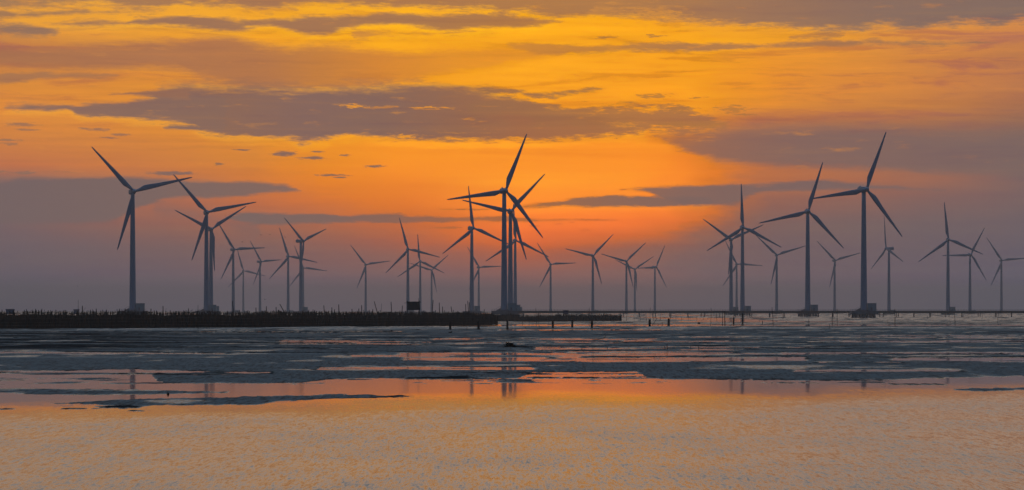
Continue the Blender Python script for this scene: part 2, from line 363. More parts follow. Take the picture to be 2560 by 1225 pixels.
M_PAINT = plain('turbine_paint', (0.22, 0.29, 0.39), 0.5, 0.10, 0.12, 0.3, (1, 1, .25))
M_CONC = plain('concrete', (0.11, 0.12, 0.14), 0.9, 0.25, 0.35)
M_BOX = plain('painted_steel', (0.20, 0.29, 0.33), 0.6, 0.12, 0.3)
M_WOOD = plain('wet_wood', (0.020, 0.016, 0.015), 0.85, 0.5, 2.0, 0.15, (1, 1, .2))
M_POST = plain('black_wood', (0.008, 0.007, 0.007), 0.9, 0.4, 2.0, 0.1)
def brush_mat(name, dry, wet, z0, z1):
    def f(q, b):
        pos = q.n('ShaderNodeNewGeometry').outputs['Position']
        z = q.sep(pos)[2]
        nn = q.noise(q.v('MULTIPLY', pos, (1.6, 1.6, .5)), 1.0, 4, .7)
        tide = q.step(q.m('ADD', z, q.m('MULTIPLY', q.m('SUBTRACT', nn, .5), 2.0)), z0, z1)    # soaked black below the tide line
        c = q.mix(q.step(nn, .3, .7), tuple(v * .45 for v in dry), tuple(v * 1.6 for v in dry))
        q.put(b.inputs['Base Color'], q.mix(tide, wet, c))
        b.inputs['Roughness'].default_value = .95
        b.inputs['Specular IOR Level'].default_value = .05
    return mat(name, f)
M_BRUSH = brush_mat('brushwood', (0.030, 0.020, 0.018), (0.002, 0.002, 0.003), 1.4, 3.6)
M_BRUSH2 = brush_mat('far_brushwood', (0.040, 0.028, 0.024), (0.006, 0.005, 0.006), .3, 1.4)
M_ROPE = plain('weathered_rope', (0.09, 0.085, 0.085), 0.9, 0.6, 0.3)
M_TARP = plain('dark_tarpaulin', (0.018, 0.026, 0.034), 0.75, 0.3, 1.2)
M_BLUE = plain('blue_tarpaulin', (0.03, 0.05, 0.12), 0.7, 0.3, 1.0)
M_PALE = plain('grey_blue_sheet', (0.12, 0.16, 0.24), 0.7, 0.3, 1.0)
M_PIER = plain('pier_concrete', (0.085, 0.085, 0.09), 0.9, 0.25, 0.3)
M_WEED = plain('weed_heap', (0.008, 0.008, 0.008), 0.95, 0.5, 3.0, 0.08)
M_BIRD = plain('feathers', (0.06, 0.055, 0.05), 0.8, 0.3, 3.0)

def water_mat(q, b):
    pos = q.n('ShaderNodeNewGeometry').outputs['Position']
    x, y, z = q.sep(pos)
    # wind ruffles the near water; beyond the first mud it lies calm
    thr = q.m('MULTIPLY_ADD', x, 0.72, 160.0)
    wob = q.m('MULTIPLY', q.m('SUBTRACT', q.noise(q.v('MULTIPLY', pos, (.05, .022, 1)), 1.0, 5, .65), .5), 60.0)
    ruff = q.step(q.m('ADD', q.m('SUBTRACT', thr, y), wob), -16.0, 30.0)
    patch = q.step(q.noise(q.v('MULTIPLY', pos, (.16, .05, 1)), 1.0, 4, .6), .3, .7, .75, 1.15)
    gust = q.step(y, 300, 1200, 0.0, 0.30)
    amp = q.m('ADD', q.m('MULTIPLY', ruff, patch), q.m('MULTIPLY', gust, q.noise(q.v('MULTIPLY', pos, (.02, .004, 1)), 1.0, 3, .5)))
    n1 = q.noise(q.v('MULTIPLY', pos, (10.5, 0.95, 1)), 1.0, 3, .6)
    n2 = q.noise(q.v('MULTIPLY', pos, (3.2, 0.30, 1)), 1.0, 3, .6)
    n3 = q.noise(q.v('MULTIPLY', q.v('ADD', pos, (40, 13, 0)), (3.0, 0.5, 1)), 1.0, 2, .5)
    t = q.m('ADD', q.m('MULTIPLY_ADD', n1, .24, -.076), q.m('MULTIPLY', q.m('SUBTRACT', n2, .40), .17))
    ty = q.m('MULTIPLY', q.m('MAXIMUM', t, 0.0), amp)
    tx = q.m('MULTIPLY', q.m('MULTIPLY', q.m('SUBTRACT', n3, .5), .16), amp)
    nrm = q.v('NORMALIZE', q.xyz(tx, q.m('MULTIPLY', ty, -1.0), 1.0))
    q.put(b.inputs['Normal'], nrm)
    b.inputs['Base Color'].default_value = (0.018, 0.022, 0.026, 1)
    q.put(b.inputs['Roughness'], q.m('MULTIPLY_ADD', amp, .10, .068))
    b.inputs['IOR'].default_value = 1.33
M_WATER = mat('sea_water', water_mat)

def mud_mat(q, b):
    pos = q.n('ShaderNodeNewGeometry').outputs['Position']
    dry_shade = q.n('ShaderNodeAttribute', attribute_name='dry_shade').outputs['Fac']  # dark mask: drier mud, debris lines and painted scarp shade
    film = q.n('ShaderNodeAttribute', attribute_name='film').outputs['Fac']
    n1 = q.noise(q.v('MULTIPLY', pos, (5.5, 0.40, 1)), 1.0, 3, .75)
    sheen = q.n('ShaderNodeAttribute', attribute_name='sheen').outputs['Fac']
    n2 = q.noise(q.v('MULTIPLY', q.v('ADD', pos, (5, 33, 0)), (2.6, .15, 1)), 1.0, 4, .75)
    n4 = q.noise(q.v('MULTIPLY', q.v('ADD', pos, (77, 3, 0)), (.16, .10, 1)), 1.0, 6, .7)
    n3 = q.noise(q.v('MULTIPLY', q.v('ADD', pos, (11, 90, 0)), (5.0, .3, 1)), 1.0, 3, .6)
    t = q.m('ADD', q.m('ADD', q.m('MULTIPLY', n1, .50), q.m('MULTIPLY', n2, .42)), q.m('MULTIPLY', n4, .20))
    dry = q.m('SUBTRACT', 1.0, film)
    ty = q.m('MULTIPLY', q.m('MAXIMUM', q.m('SUBTRACT', t, .30), 0.0), dry)
    tx = q.m('MULTIPLY', q.m('MULTIPLY', q.m('SUBTRACT', n3, .5), .5), dry)
    q.put(b.inputs['Normal'], q.v('NORMALIZE', q.xyz(tx, q.m('MULTIPLY', ty, -1.0), 1.0)))
    lump = q.m('ADD', q.m('ADD', q.m('MULTIPLY', n1, .45), q.m('MULTIPLY', n2, .40)), q.m('MULTIPLY', n4, .15))
    sp = q.step(lump, .41, .56)                        # shiny wet skin between dull clods
    sp = q.m('MAXIMUM', q.m('MULTIPLY_ADD', sp, .86, .14), q.m('MAXIMUM', q.m('MULTIPLY', sheen, .95), q.m('MULTIPLY', film, .85)))
    b.inputs['Base Color'].default_value = (.016, .022, .028, 1)
    q.put(b.inputs['Roughness'], q.m('MULTIPLY_ADD', dry, .22, .10))
    b.inputs['Specular IOR Level'].default_value = .75
    b.inputs['IOR'].default_value = 1.36
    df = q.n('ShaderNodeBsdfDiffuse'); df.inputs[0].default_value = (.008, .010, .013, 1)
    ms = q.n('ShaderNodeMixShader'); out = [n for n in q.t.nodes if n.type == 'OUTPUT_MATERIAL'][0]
    q.put(ms.inputs[0], q.m('MULTIPLY', sp, q.m('MULTIPLY_ADD', dry_shade, -.92, 1.0)))
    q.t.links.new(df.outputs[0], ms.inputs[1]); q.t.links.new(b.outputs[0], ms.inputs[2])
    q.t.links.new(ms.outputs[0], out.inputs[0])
M_MUD = mat('wet_mud', mud_mat)

# ------------------------------------------------------------------ mesh helpers
def link(name, bm, m, parent=None, smooth=False):
    me = bpy.data.meshes.new(name)
    bm.normal_update(); bm.to_mesh(me); bm.free()
    if smooth:
        for p in me.polygons: p.use_smooth = True
    if m: me.materials.append(m)
    o = bpy.data.objects.new(name, me); COL.objects.link(o)
    if parent: o.parent = parent
    return o
def empty(name, loc, rz=0.0):
    o = bpy.data.objects.new(name, None); COL.objects.link(o)
    o.location = loc; o.rotation_euler = (0, 0, rz); o.empty_display_size = 1
    return o
def tag(o, label, cat, group=None):
    o['label'] = label; o['category'] = cat
    if group: o['group'] = group
    return o
def loft(bm, rings, cap=True, close=True):
    vs = [[bm.verts.new(p) for p in r] for r in rings]
    n = len(vs[0])
    for a, b in zip(vs, vs[1:]):
        for i in range(n if close else n - 1):
            j = (i + 1) % n
            bm.faces.new((a[i], a[j], b[j], b[i]))
    if cap:
        bm.faces.new(list(reversed(vs[0]))); bm.faces.new(vs[-1])
def ring(c, r, n, ax=None, ry=None):
    ax = (ax or Vector((0, 0, 1))).normalized()
    u = ax.orthogonal().normalized(); w = ax.cross(u)
    return [Vector(c) + u * (r * math.cos(2 * math.pi * i / n)) + w * ((ry or r) * math.sin(2 * math.pi * i / n)) for i in range(n)]
def tube(bm, pts, radii, n=8):
    pts = [Vector(p) for p in pts]
    rings = []
    d0 = (pts[-1] - pts[0]).normalized(); u = d0.orthogonal().normalized()
    for i, p in enumerate(pts):
        d = (pts[min(i + 1, len(pts) - 1)] - pts[max(i - 1, 0)]).normalized()
        uu = (u - d * u.dot(d)).normalized(); w = d.cross(uu)
        r = radii[i] if isinstance(radii, (list, tuple)) else radii
        rings.append([p + uu * (r * math.cos(2 * math.pi * k / n)) + w * (r * math.sin(2 * math.pi * k / n)) for k in range(n)])
    loft(bm, rings)
def box(bm, lo, hi, bevel=0.0):
    r = bmesh.ops.create_cube(bm, size=1.0)
    for v in r['verts']:
        v.co = Vector([(lo[k] + hi[k]) / 2 + v.co[k] * (hi[k] - lo[k]) for k in range(3)])
    if bevel:
        es = list({e for v in r['verts'] for e in v.link_edges})
        bmesh.ops.bevel(bm, geom=es, offset=bevel, segments=2, affect='EDGES')
def gp(x, y, z=0.0):
    """point of height z that the photograph shows at pixel x with its foot on the water at row y"""
    d = EYE * FPX / (y - HOR)
    return Vector(((x - 1280) / FPX * d, d, z))
def zat(d, y): return EYE - (y - HOR) / FPX * d
def ordn(n):
    return ['first','second','third','fourth','fifth','sixth','seventh','eighth','ninth','tenth','eleventh','twelfth','thirteenth','fourteenth','fifteenth','sixteenth','seventeenth',
            'eighteenth','nineteenth','twentieth','twenty-first','twenty-second','twenty-third','twenty-fourth','twenty-fifth','twenty-sixth','twenty-seventh','twenty-eighth','twenty-ninth',
            'thirtieth','thirty-first','thirty-second','thirty-third','thirty-fourth','thirty-fifth','thirty-sixth','thirty-seventh','thirty-eighth','thirty-ninth','fortieth'][n]

# ------------------------------------------------------------------ noise in numpy
def vnoise(x, y, seed=0):
    xi = np.floor(x).astype(np.int64); yi = np.floor(y).astype(np.int64)
    xf = x - xi; yf = y - yi
    xf = xf * xf * (3 - 2 * xf); yf = yf * yf * (3 - 2 * yf)
    def h(a, b):
        k = (a * 374761393 + b * 668265263 + seed * 974711) & 0x7fffffff
        k = ((k ^ (k >> 13)) * 1274126177) & 0x7fffffff
        return ((k ^ (k >> 16)) & 0xffff) / 65535.0
    return (h(xi, yi) * (1 - xf) + h(xi + 1, yi) * xf) * (1 - yf) + (h(xi, yi + 1) * (1 - xf) + h(xi + 1, yi + 1) * xf) * yf
def fbm(x, y, o=5, seed=0, gain=.55):
    a, s, t = 1.0, 0.0, 0.0
    for k in range(o):
        s = s + a * vnoise(x, y, seed + k * 17); t += a
        x = x * 2.03 + 13.7; y = y * 2.03 + 7.1; a *= gain
    return s / t

# ------------------------------------------------------------------ water
bm = bmesh.new()
xs = [-9000, -1500, -300, 300, 1500, 9000]; ys = [-150, 60, 400, 2500, 9000, 16000]
gv = [[bm.verts.new((x, y, 0)) for x in xs] for y in ys]
for a, b in zip(gv, gv[1:]):
    for i in range(len(xs) - 1): bm.faces.new((a[i], a[i + 1], b[i + 1], b[i]))
o = link('water', bm, M_WATER); o['kind'] = 'structure'

# ------------------------------------------------------------------ mud flats: a height field that breaks the water surface
px = np.concatenate([np.arange(-3600, -520, 40.0), np.arange(-520, 3080, 5.0), np.arange(3080, 6400, 40.0)])
py = np.concatenate([np.arange(1046, 815, -0.8), np.arange(815, 781, -0.5), np.array([780.5, 780, 779.5, 779.1, 778.7, 778.35])])
PXg, PYg = np.meshgrid(px, py)
Dg = EYE * FPX / (PYg - HOR); Xg = (PXg - 1280) / FPX * Dg
def prof(pts, x):
    a = np.array(pts, float); return np.interp(x, a[:, 0], a[:, 1])
wn = fbm(Xg / 9.0, Dg / 16.0, 7, 1, .62) - .5           # ragged shorelines
wn2 = fbm(Xg / 0.6, Dg / 3.2, 4, 5, .65) - .5
# lower edge of the mud
edge = prof([(-560,926),(0,927),(180,927),(345,923),(372,930),(395,953),(430,959),(740,960),(800,951),(905,946),(1290,946),(1330,933),(1360,930),(1590,930),(1620,944),(1650,949),(2050,951),(2190,949),(2360,944),(2560,941),(3140,940)], PXg)
land = edge - PYg + wn * 6 + wn2 * 6                # >0 is mud, in pixels
def strip(x0, x1, yt, yb, rag=5.0, taper=40.0):
    """signed pixel distance inside a strip whose top/bottom rows are given as profiles"""
    t = prof(yt, PXg) if isinstance(yt, list) else yt
    b = prof(yb, PXg) if isinstance(yb, list) else yb
    d = np.minimum(PYg - t, b - PYg)
    ends = np.minimum(PXg - x0, x1 - PXg) / taper * 6.0
    return np.minimum(d, ends) + wn * rag * .7 + wn2 * rag * .9
# tongues of mud in the calm water
for x0, x1, yt, yb in (
    (-4000, 560, [(-560,970),(0,971),(200,973),(400,975),(560,980)], [(-560,980),(0,981),(90,986),(250,988),(420,985),(560,982)]),
    (120, 1040, [(120,1008),(250,1001),(350,996),(560,993),(720,988),(850,985),(1040,989)], [(120,1010),(230,1011),(320,1018),(420,1014),(640,1012),(700,1004),(800,999),(920,996),(1040,991)]),
    (2384, 6600, [(2384,971),(2560,968),(3140,966)], [(2384,976),(2460,979),(2560,976),(3140,975)]),
):
    land = np.maximum(land, strip(x0, x1, yt, yb, 7))
# pools between the mud bars
POOLS = [
 (350, 672, [(350,926),(672,931)], [(350,936),(560,937),(672,934)]),
 (1000, 1660, 882, [(1000,889),(1660,890)]), (1300, 1760, [(1300,877),(1760,875)], [(1300,888),(1760,888)]), (1340, 1668, 867.5, 873),
 (1668, 1830, 867, 886), (1010, 2010, [(1010,894),(2010,893)], [(1010,905),(1400,905),(2010,902)]), (1958, 6600, 881, 887), (2230, 6600, [(2230,893),(3140,895)], [(2230,904),(3140,908)]),
 (1700, 2000, 884, 886), (800, 1330, 918, 923.5), (-4000, 560, [(-560,878),(560,882)], [(-560,881),(560,885)]), (880, 1460, 888.5, 892),
 (830, 1560, 855, 858.5), (1080, 1640, 846, 849.5), (1560, 6600, 851, 855.5), (700, 1000, 851, 857), (1840, 2100, [(1840,868),(2100,869)], [(1840,873),(2100,871)]), (700, 1300, 857, 860),
 (2100, 2560, 838, 841), (2250, 2600, 843, 845.5), (1700, 2300, 842.5, 844), (1990, 2400, 925, 928.5), (2050, 2250, 905, 907),
 (900, 6600, [(900,812.5),(1300,811.5),(2000,812),(3140,812)], [(900,816),(1300,815),(2000,815),(3140,814)]),
 (500, 1000, 828.5, 831.5), (1250, 1700, 824, 826),
]
for x0, x1, yt, yb in POOLS:
    land = np.minimum(land, -strip(x0, x1, yt, yb, 3.2))
# thin broken skins of mud inside the pools
skin = (fbm(Xg / 16.0, Dg / 9.0, 6, 71, .6) - .555) * 46 * np.clip((PYg - 818) / 10, 0, 1) * np.clip((938 - PYg) / 8, 0, 1)
land = np.maximum(land, np.minimum(skin, 3.0))
skin2 = (fbm(Xg / 5.0, Dg / 5.0, 6, 83, .6) - .64) * 40 * np.clip((PYg - 818) / 10, 0, 1) * np.clip((962 - PYg) / 8, 0, 1)
land = np.maximum(land, np.minimum(skin2, 2.0))
land = np.where(PYg < 806, np.minimum(np.maximum(land, 2.0), (fbm(Xg / 60, Dg / 420, 4, 9) - .34) * 30), land)
h = np.clip(land, -4, 6) * .010 * np.clip(Dg / 190, .6, 2) - .004
h = h + np.where(land > .3, (fbm(Xg / 1.1, Dg / 3.0, 4, 3) - .42) * .035, 0)
h = np.where(land < -4, -.12, h)
# drier ridges and debris lines, plus painted shade on scarp faces
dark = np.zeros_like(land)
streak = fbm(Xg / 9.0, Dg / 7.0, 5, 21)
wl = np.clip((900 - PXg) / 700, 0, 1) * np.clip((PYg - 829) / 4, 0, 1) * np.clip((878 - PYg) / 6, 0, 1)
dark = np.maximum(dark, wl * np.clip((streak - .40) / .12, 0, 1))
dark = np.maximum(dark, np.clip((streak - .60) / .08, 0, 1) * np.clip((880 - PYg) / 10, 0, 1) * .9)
dark = np.maximum(dark, np.clip(1 - np.abs(land - 1.2) / 1.4, 0, 1) * np.clip((fbm(Xg / 5., Dg / 9., 3, 33) - .52) / .1, 0, 1))  # shade of the little scarps painted as a dark rim along mud edges
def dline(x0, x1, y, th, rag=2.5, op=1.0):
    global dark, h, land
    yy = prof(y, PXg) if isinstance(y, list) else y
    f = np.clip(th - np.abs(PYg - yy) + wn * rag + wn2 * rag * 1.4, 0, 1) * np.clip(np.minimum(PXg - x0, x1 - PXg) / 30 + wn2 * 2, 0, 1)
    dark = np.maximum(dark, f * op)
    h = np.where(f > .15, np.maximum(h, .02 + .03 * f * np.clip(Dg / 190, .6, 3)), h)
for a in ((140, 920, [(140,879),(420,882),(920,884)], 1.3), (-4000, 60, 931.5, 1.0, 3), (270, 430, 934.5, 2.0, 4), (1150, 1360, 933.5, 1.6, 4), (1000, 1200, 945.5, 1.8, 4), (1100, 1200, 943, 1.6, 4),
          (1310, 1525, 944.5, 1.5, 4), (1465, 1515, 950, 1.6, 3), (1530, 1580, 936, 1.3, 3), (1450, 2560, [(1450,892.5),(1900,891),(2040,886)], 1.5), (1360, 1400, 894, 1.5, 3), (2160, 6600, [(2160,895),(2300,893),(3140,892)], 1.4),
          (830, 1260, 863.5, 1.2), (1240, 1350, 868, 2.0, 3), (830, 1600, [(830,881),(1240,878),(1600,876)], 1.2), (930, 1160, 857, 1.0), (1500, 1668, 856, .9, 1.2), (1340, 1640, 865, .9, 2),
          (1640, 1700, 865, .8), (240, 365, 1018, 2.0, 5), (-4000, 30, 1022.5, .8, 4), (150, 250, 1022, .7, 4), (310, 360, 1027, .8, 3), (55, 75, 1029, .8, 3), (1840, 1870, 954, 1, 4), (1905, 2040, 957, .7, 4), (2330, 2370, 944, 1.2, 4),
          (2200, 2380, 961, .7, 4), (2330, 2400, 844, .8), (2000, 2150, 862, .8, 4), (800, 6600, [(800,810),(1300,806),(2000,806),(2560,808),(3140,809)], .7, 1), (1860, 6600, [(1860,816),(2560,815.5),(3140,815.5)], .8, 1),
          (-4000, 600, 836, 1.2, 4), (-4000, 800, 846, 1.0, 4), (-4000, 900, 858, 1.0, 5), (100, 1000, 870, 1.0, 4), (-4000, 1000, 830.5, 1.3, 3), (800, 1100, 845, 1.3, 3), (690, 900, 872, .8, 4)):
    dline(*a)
# thin water film: smoother, shinier mud close to the water line and far off
film = np.clip(1 - land / 2.5, 0, 1) * .7
film = np.maximum(film, np.clip((830 - PYg) / 22, 0, 1) * .55)
film = np.maximum(film, np.clip((fbm(Xg / 6., Dg / 12., 4, 51) - .60) / .1, 0, 1) * .55)
film = film * (1 - dark)
sheen = np.zeros_like(film)
for x0, x1, yt, yb in ((-4000, 1500, [(-560,819),(0,819),(650,817),(1120,811),(1500,808)], [(-560,829),(0,828),(650,828),(1120,824),(1500,822)]), (-4000, 1100, 883, 888), (-4000, 500, 893, 898), (1000, 6600, 817, 824), (900, 6600, 858, 862)):
    sheen = np.maximum(sheen, np.clip(strip(x0, x1, yt, yb, 5) / 3 + .3, 0, 1))
sheen = np.maximum(sheen, np.clip((812 - PYg) / 10, 0, 1) * .8) * (1 - dark)
nr, ncol = PXg.shape
co = np.stack([Xg, Dg, h], -1).reshape(-1, 3).astype(np.float32)
idx = np.arange(nr * ncol).reshape(nr, ncol)
quad = np.stack([idx[:-1, :-1], idx[:-1, 1:], idx[1:, 1:], idx[1:, :-1]], -1).reshape(-1, 4)
hq = h.reshape(-1)[quad].max(1)
quad = quad[hq > -.02]
me = bpy.data.meshes.new('mudflat')
me.vertices.add(len(co)); me.vertices.foreach_set('co', co.ravel())
me.loops.add(quad.size); me.loops.foreach_set('vertex_index', quad.ravel().astype(np.int32))
me.polygons.add(len(quad)); me.polygons.foreach_set('loop_start', (np.arange(len(quad)) * 4).astype(np.int32))
me.update(calc_edges=True); me.validate()
me.polygons.foreach_set('use_smooth', np.ones(len(me.polygons), bool))
for nm, arr in (('dry_shade', dark), ('film', film), ('sheen', sheen)):
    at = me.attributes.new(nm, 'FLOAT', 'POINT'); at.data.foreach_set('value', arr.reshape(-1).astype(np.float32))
me.materials.append(M_MUD)
mud = bpy.data.objects.new('mudflat', me); COL.objects.link(mud); mud['kind'] = 'structure'

# ------------------------------------------------------------------ wind turbines
HUBZ = 85.0
def make_turbine():
    root = empty('wind_turbine', (0, 0, 0))
    parts = {}
    bm = bmesh.new()
    zs = [0.5, 5.5, 20, 40, 60, 75, HUBZ - 1.9]
    loft(bm, [ring((0, 0, z), 2.28 - (z - 5) / 78 * 0.93, 28) for z in zs])
    parts['tower'] = [link('tower', bm, M_PAINT, root, True)]
    bm = bmesh.new()                                   # nacelle, long axis local Y, rotor at -Y
    prof_n = [(-2.6, 1.35, 1.45), (-2.2, 1.65, 1.75), (0, 1.8, 1.9), (4.5, 1.8, 1.95), (6.6, 1.6, 1.75), (7.0, 1.2, 1.3)]
    rings = []
    for y, w, hh in prof_n:
        r = []
        for k in range(16):
            a = 2 * math.pi * k / 16
            c, s_ = math.cos(a), math.sin(a)
            r.append((w * math.copysign(abs(c) ** .45, c), y, hh * math.copysign(abs(s_) ** .45, s_)))
        rings.append(r)
    loft(bm, rings)
    box(bm, (-.5, 5.2, 1.9), (.5, 6.2, 2.5), .08)      # cooler on the roof
    tube(bm, [(.3, 6.0, 1.8), (.3, 6.0, 3.4)], .06, 6)
    parts['nacelle'] = [link('nacelle', bm, M_PAINT, root)]
    bm = bmesh.new()                                   # hub with nose cone
    loft(bm, [[Vector(p) + Vector((0, y, 0)) for p in ring((0, 0, 0), r, 18, Vector((0, 1, 0)))] for y, r in ((1.6, 1.25), (1.0, 1.5), (-.8, 1.5), (-1.6, 1.2), (-2.2, .7), (-2.4, .15))])
    parts['hub'] = [link('hub', bm, M_PAINT, root, True)]
    bm = bmesh.new()                                   # blade along +Z, trailing edge to -X
    rings = []
    for z, le, ch, th in ((1.2, .85, 1.7, 1.7), (2.6, .85, 1.75, 1.65), (5.0, .95, 2.6, 1.25), (7.6, 1.05, 3.45, .95), (10, 1.05, 3.35, .8), (16, .95, 2.75, .6), (24, .75, 2.05, .42), (32, .5, 1.4, .26), (38, .3, .9, .14), (39.6, .2, .55, .08), (40.0, .05, .2, .04)):
        r = []
        for k in range(14):
            a = 2 * math.pi * k / 14
            xx = .5 + .5 * math.cos(a)
            r.append((le - ch * (1 - xx), th * .5 * math.sin(a) * (.45 + .55 * xx if z > 3 else 1), z))
        rings.append(r)
    loft(bm, rings)
    b0 = link('blade', bm, M_PAINT, root, True)
    b1, b2 = b0.copy(), b0.copy()
    for q in (b1, b2): COL.objects.link(q); q.parent = root
    parts['blade'] = [b0, b1, b2]
    bm = bmesh.new()                                   # concrete platform on raked piles
    box(bm, (-8.6, -5.2, 2.5), (9.3, 5.2, 4.75), .12)
    box(bm, (-3.4, -3.4, 4.748), (3.4, 3.4, 5.15), .1)
    parts['platform'] = [link('platform', bm, M_CONC, root)]
    bm = bmesh.new(); tube(bm, [(0, 0, -1.5), (0, 0, 2.7)], .58, 10)
    p0 = link('pile', bm, M_CONC, root, True)
    pl = []
    for i, x in enumerate((-7.2, -5.0, -2.6, -.2, 2.2, 4.6, 6.9)):
        for y in (-4.2, 4.2):
            q = p0 if not pl else p0.copy()
            if pl: COL.objects.link(q); q.parent = root
            q.location = (x, y, 0); q.rotation_euler = (rad(5 if y < 0 else -5), rad(-1.1 * x), 0)
            pl.append(q)
    parts['pile'] = pl
    bm = bmesh.new()
    box(bm, (2.5, -2.6, 4.755), (8.0, 1.6, 9.6), .08)
    box(bm, (2.35, -2.75, 9.602), (8.15, 1.75, 9.8), .04)
    parts['transformer_house'] = [link('transformer_house', bm, M_BOX, root)]
    bm = bmesh.new(); box(bm, (4.2, -2.66, 4.8), (5.4, -2.61, 7.0), .015)
    parts['door'] = [link('door', bm, M_CONC, parts['transformer_house'][0])]
    bm = bmesh.new()
    for i in range(6):
        box(bm, (-5.6 + i * .55, -1.0, 4.755), (-5.08 + i * .55, .6, 5.0 + i * .32), 0)
    tube(bm, [(-5.6, -1.05, 6.0), (-2.4, -1.05, 7.9)], .06, 6); tube(bm, [(-5.6, -1.05, 4.8), (-5.6, -1.05, 6.0)], .06, 6)
    tube(bm, [(-2.4, -1.05, 5.0), (-2.4, -1.05, 7.9)], .06, 6)
    parts['stairs'] = [link('stairs', bm, M_CONC, root)]
    bm = bmesh.new()
    for y in (-5.0, 5.0):
        for x in np.arange(-8.2, 8.5, 1.65): tube(bm, [(x, y, 4.7), (x, y, 5.9)], .04, 5)
        tube(bm, [(-8.25, y, 5.85), (8.35, y, 5.85)], .04, 5); tube(bm, [(-8.25, y, 5.35), (8.35, y, 5.35)], .035, 5)
    for x in (-8.2, 8.3):
        tube(bm, [(x, -5.05, 5.85), (x, 5.05, 5.85)], .04, 5); tube(bm, [(x, -5.05, 5.35), (x, 5.05, 5.35)], .035, 5)
    parts['railing'] = [link('railing', bm, M_CONC, root)]
    return root

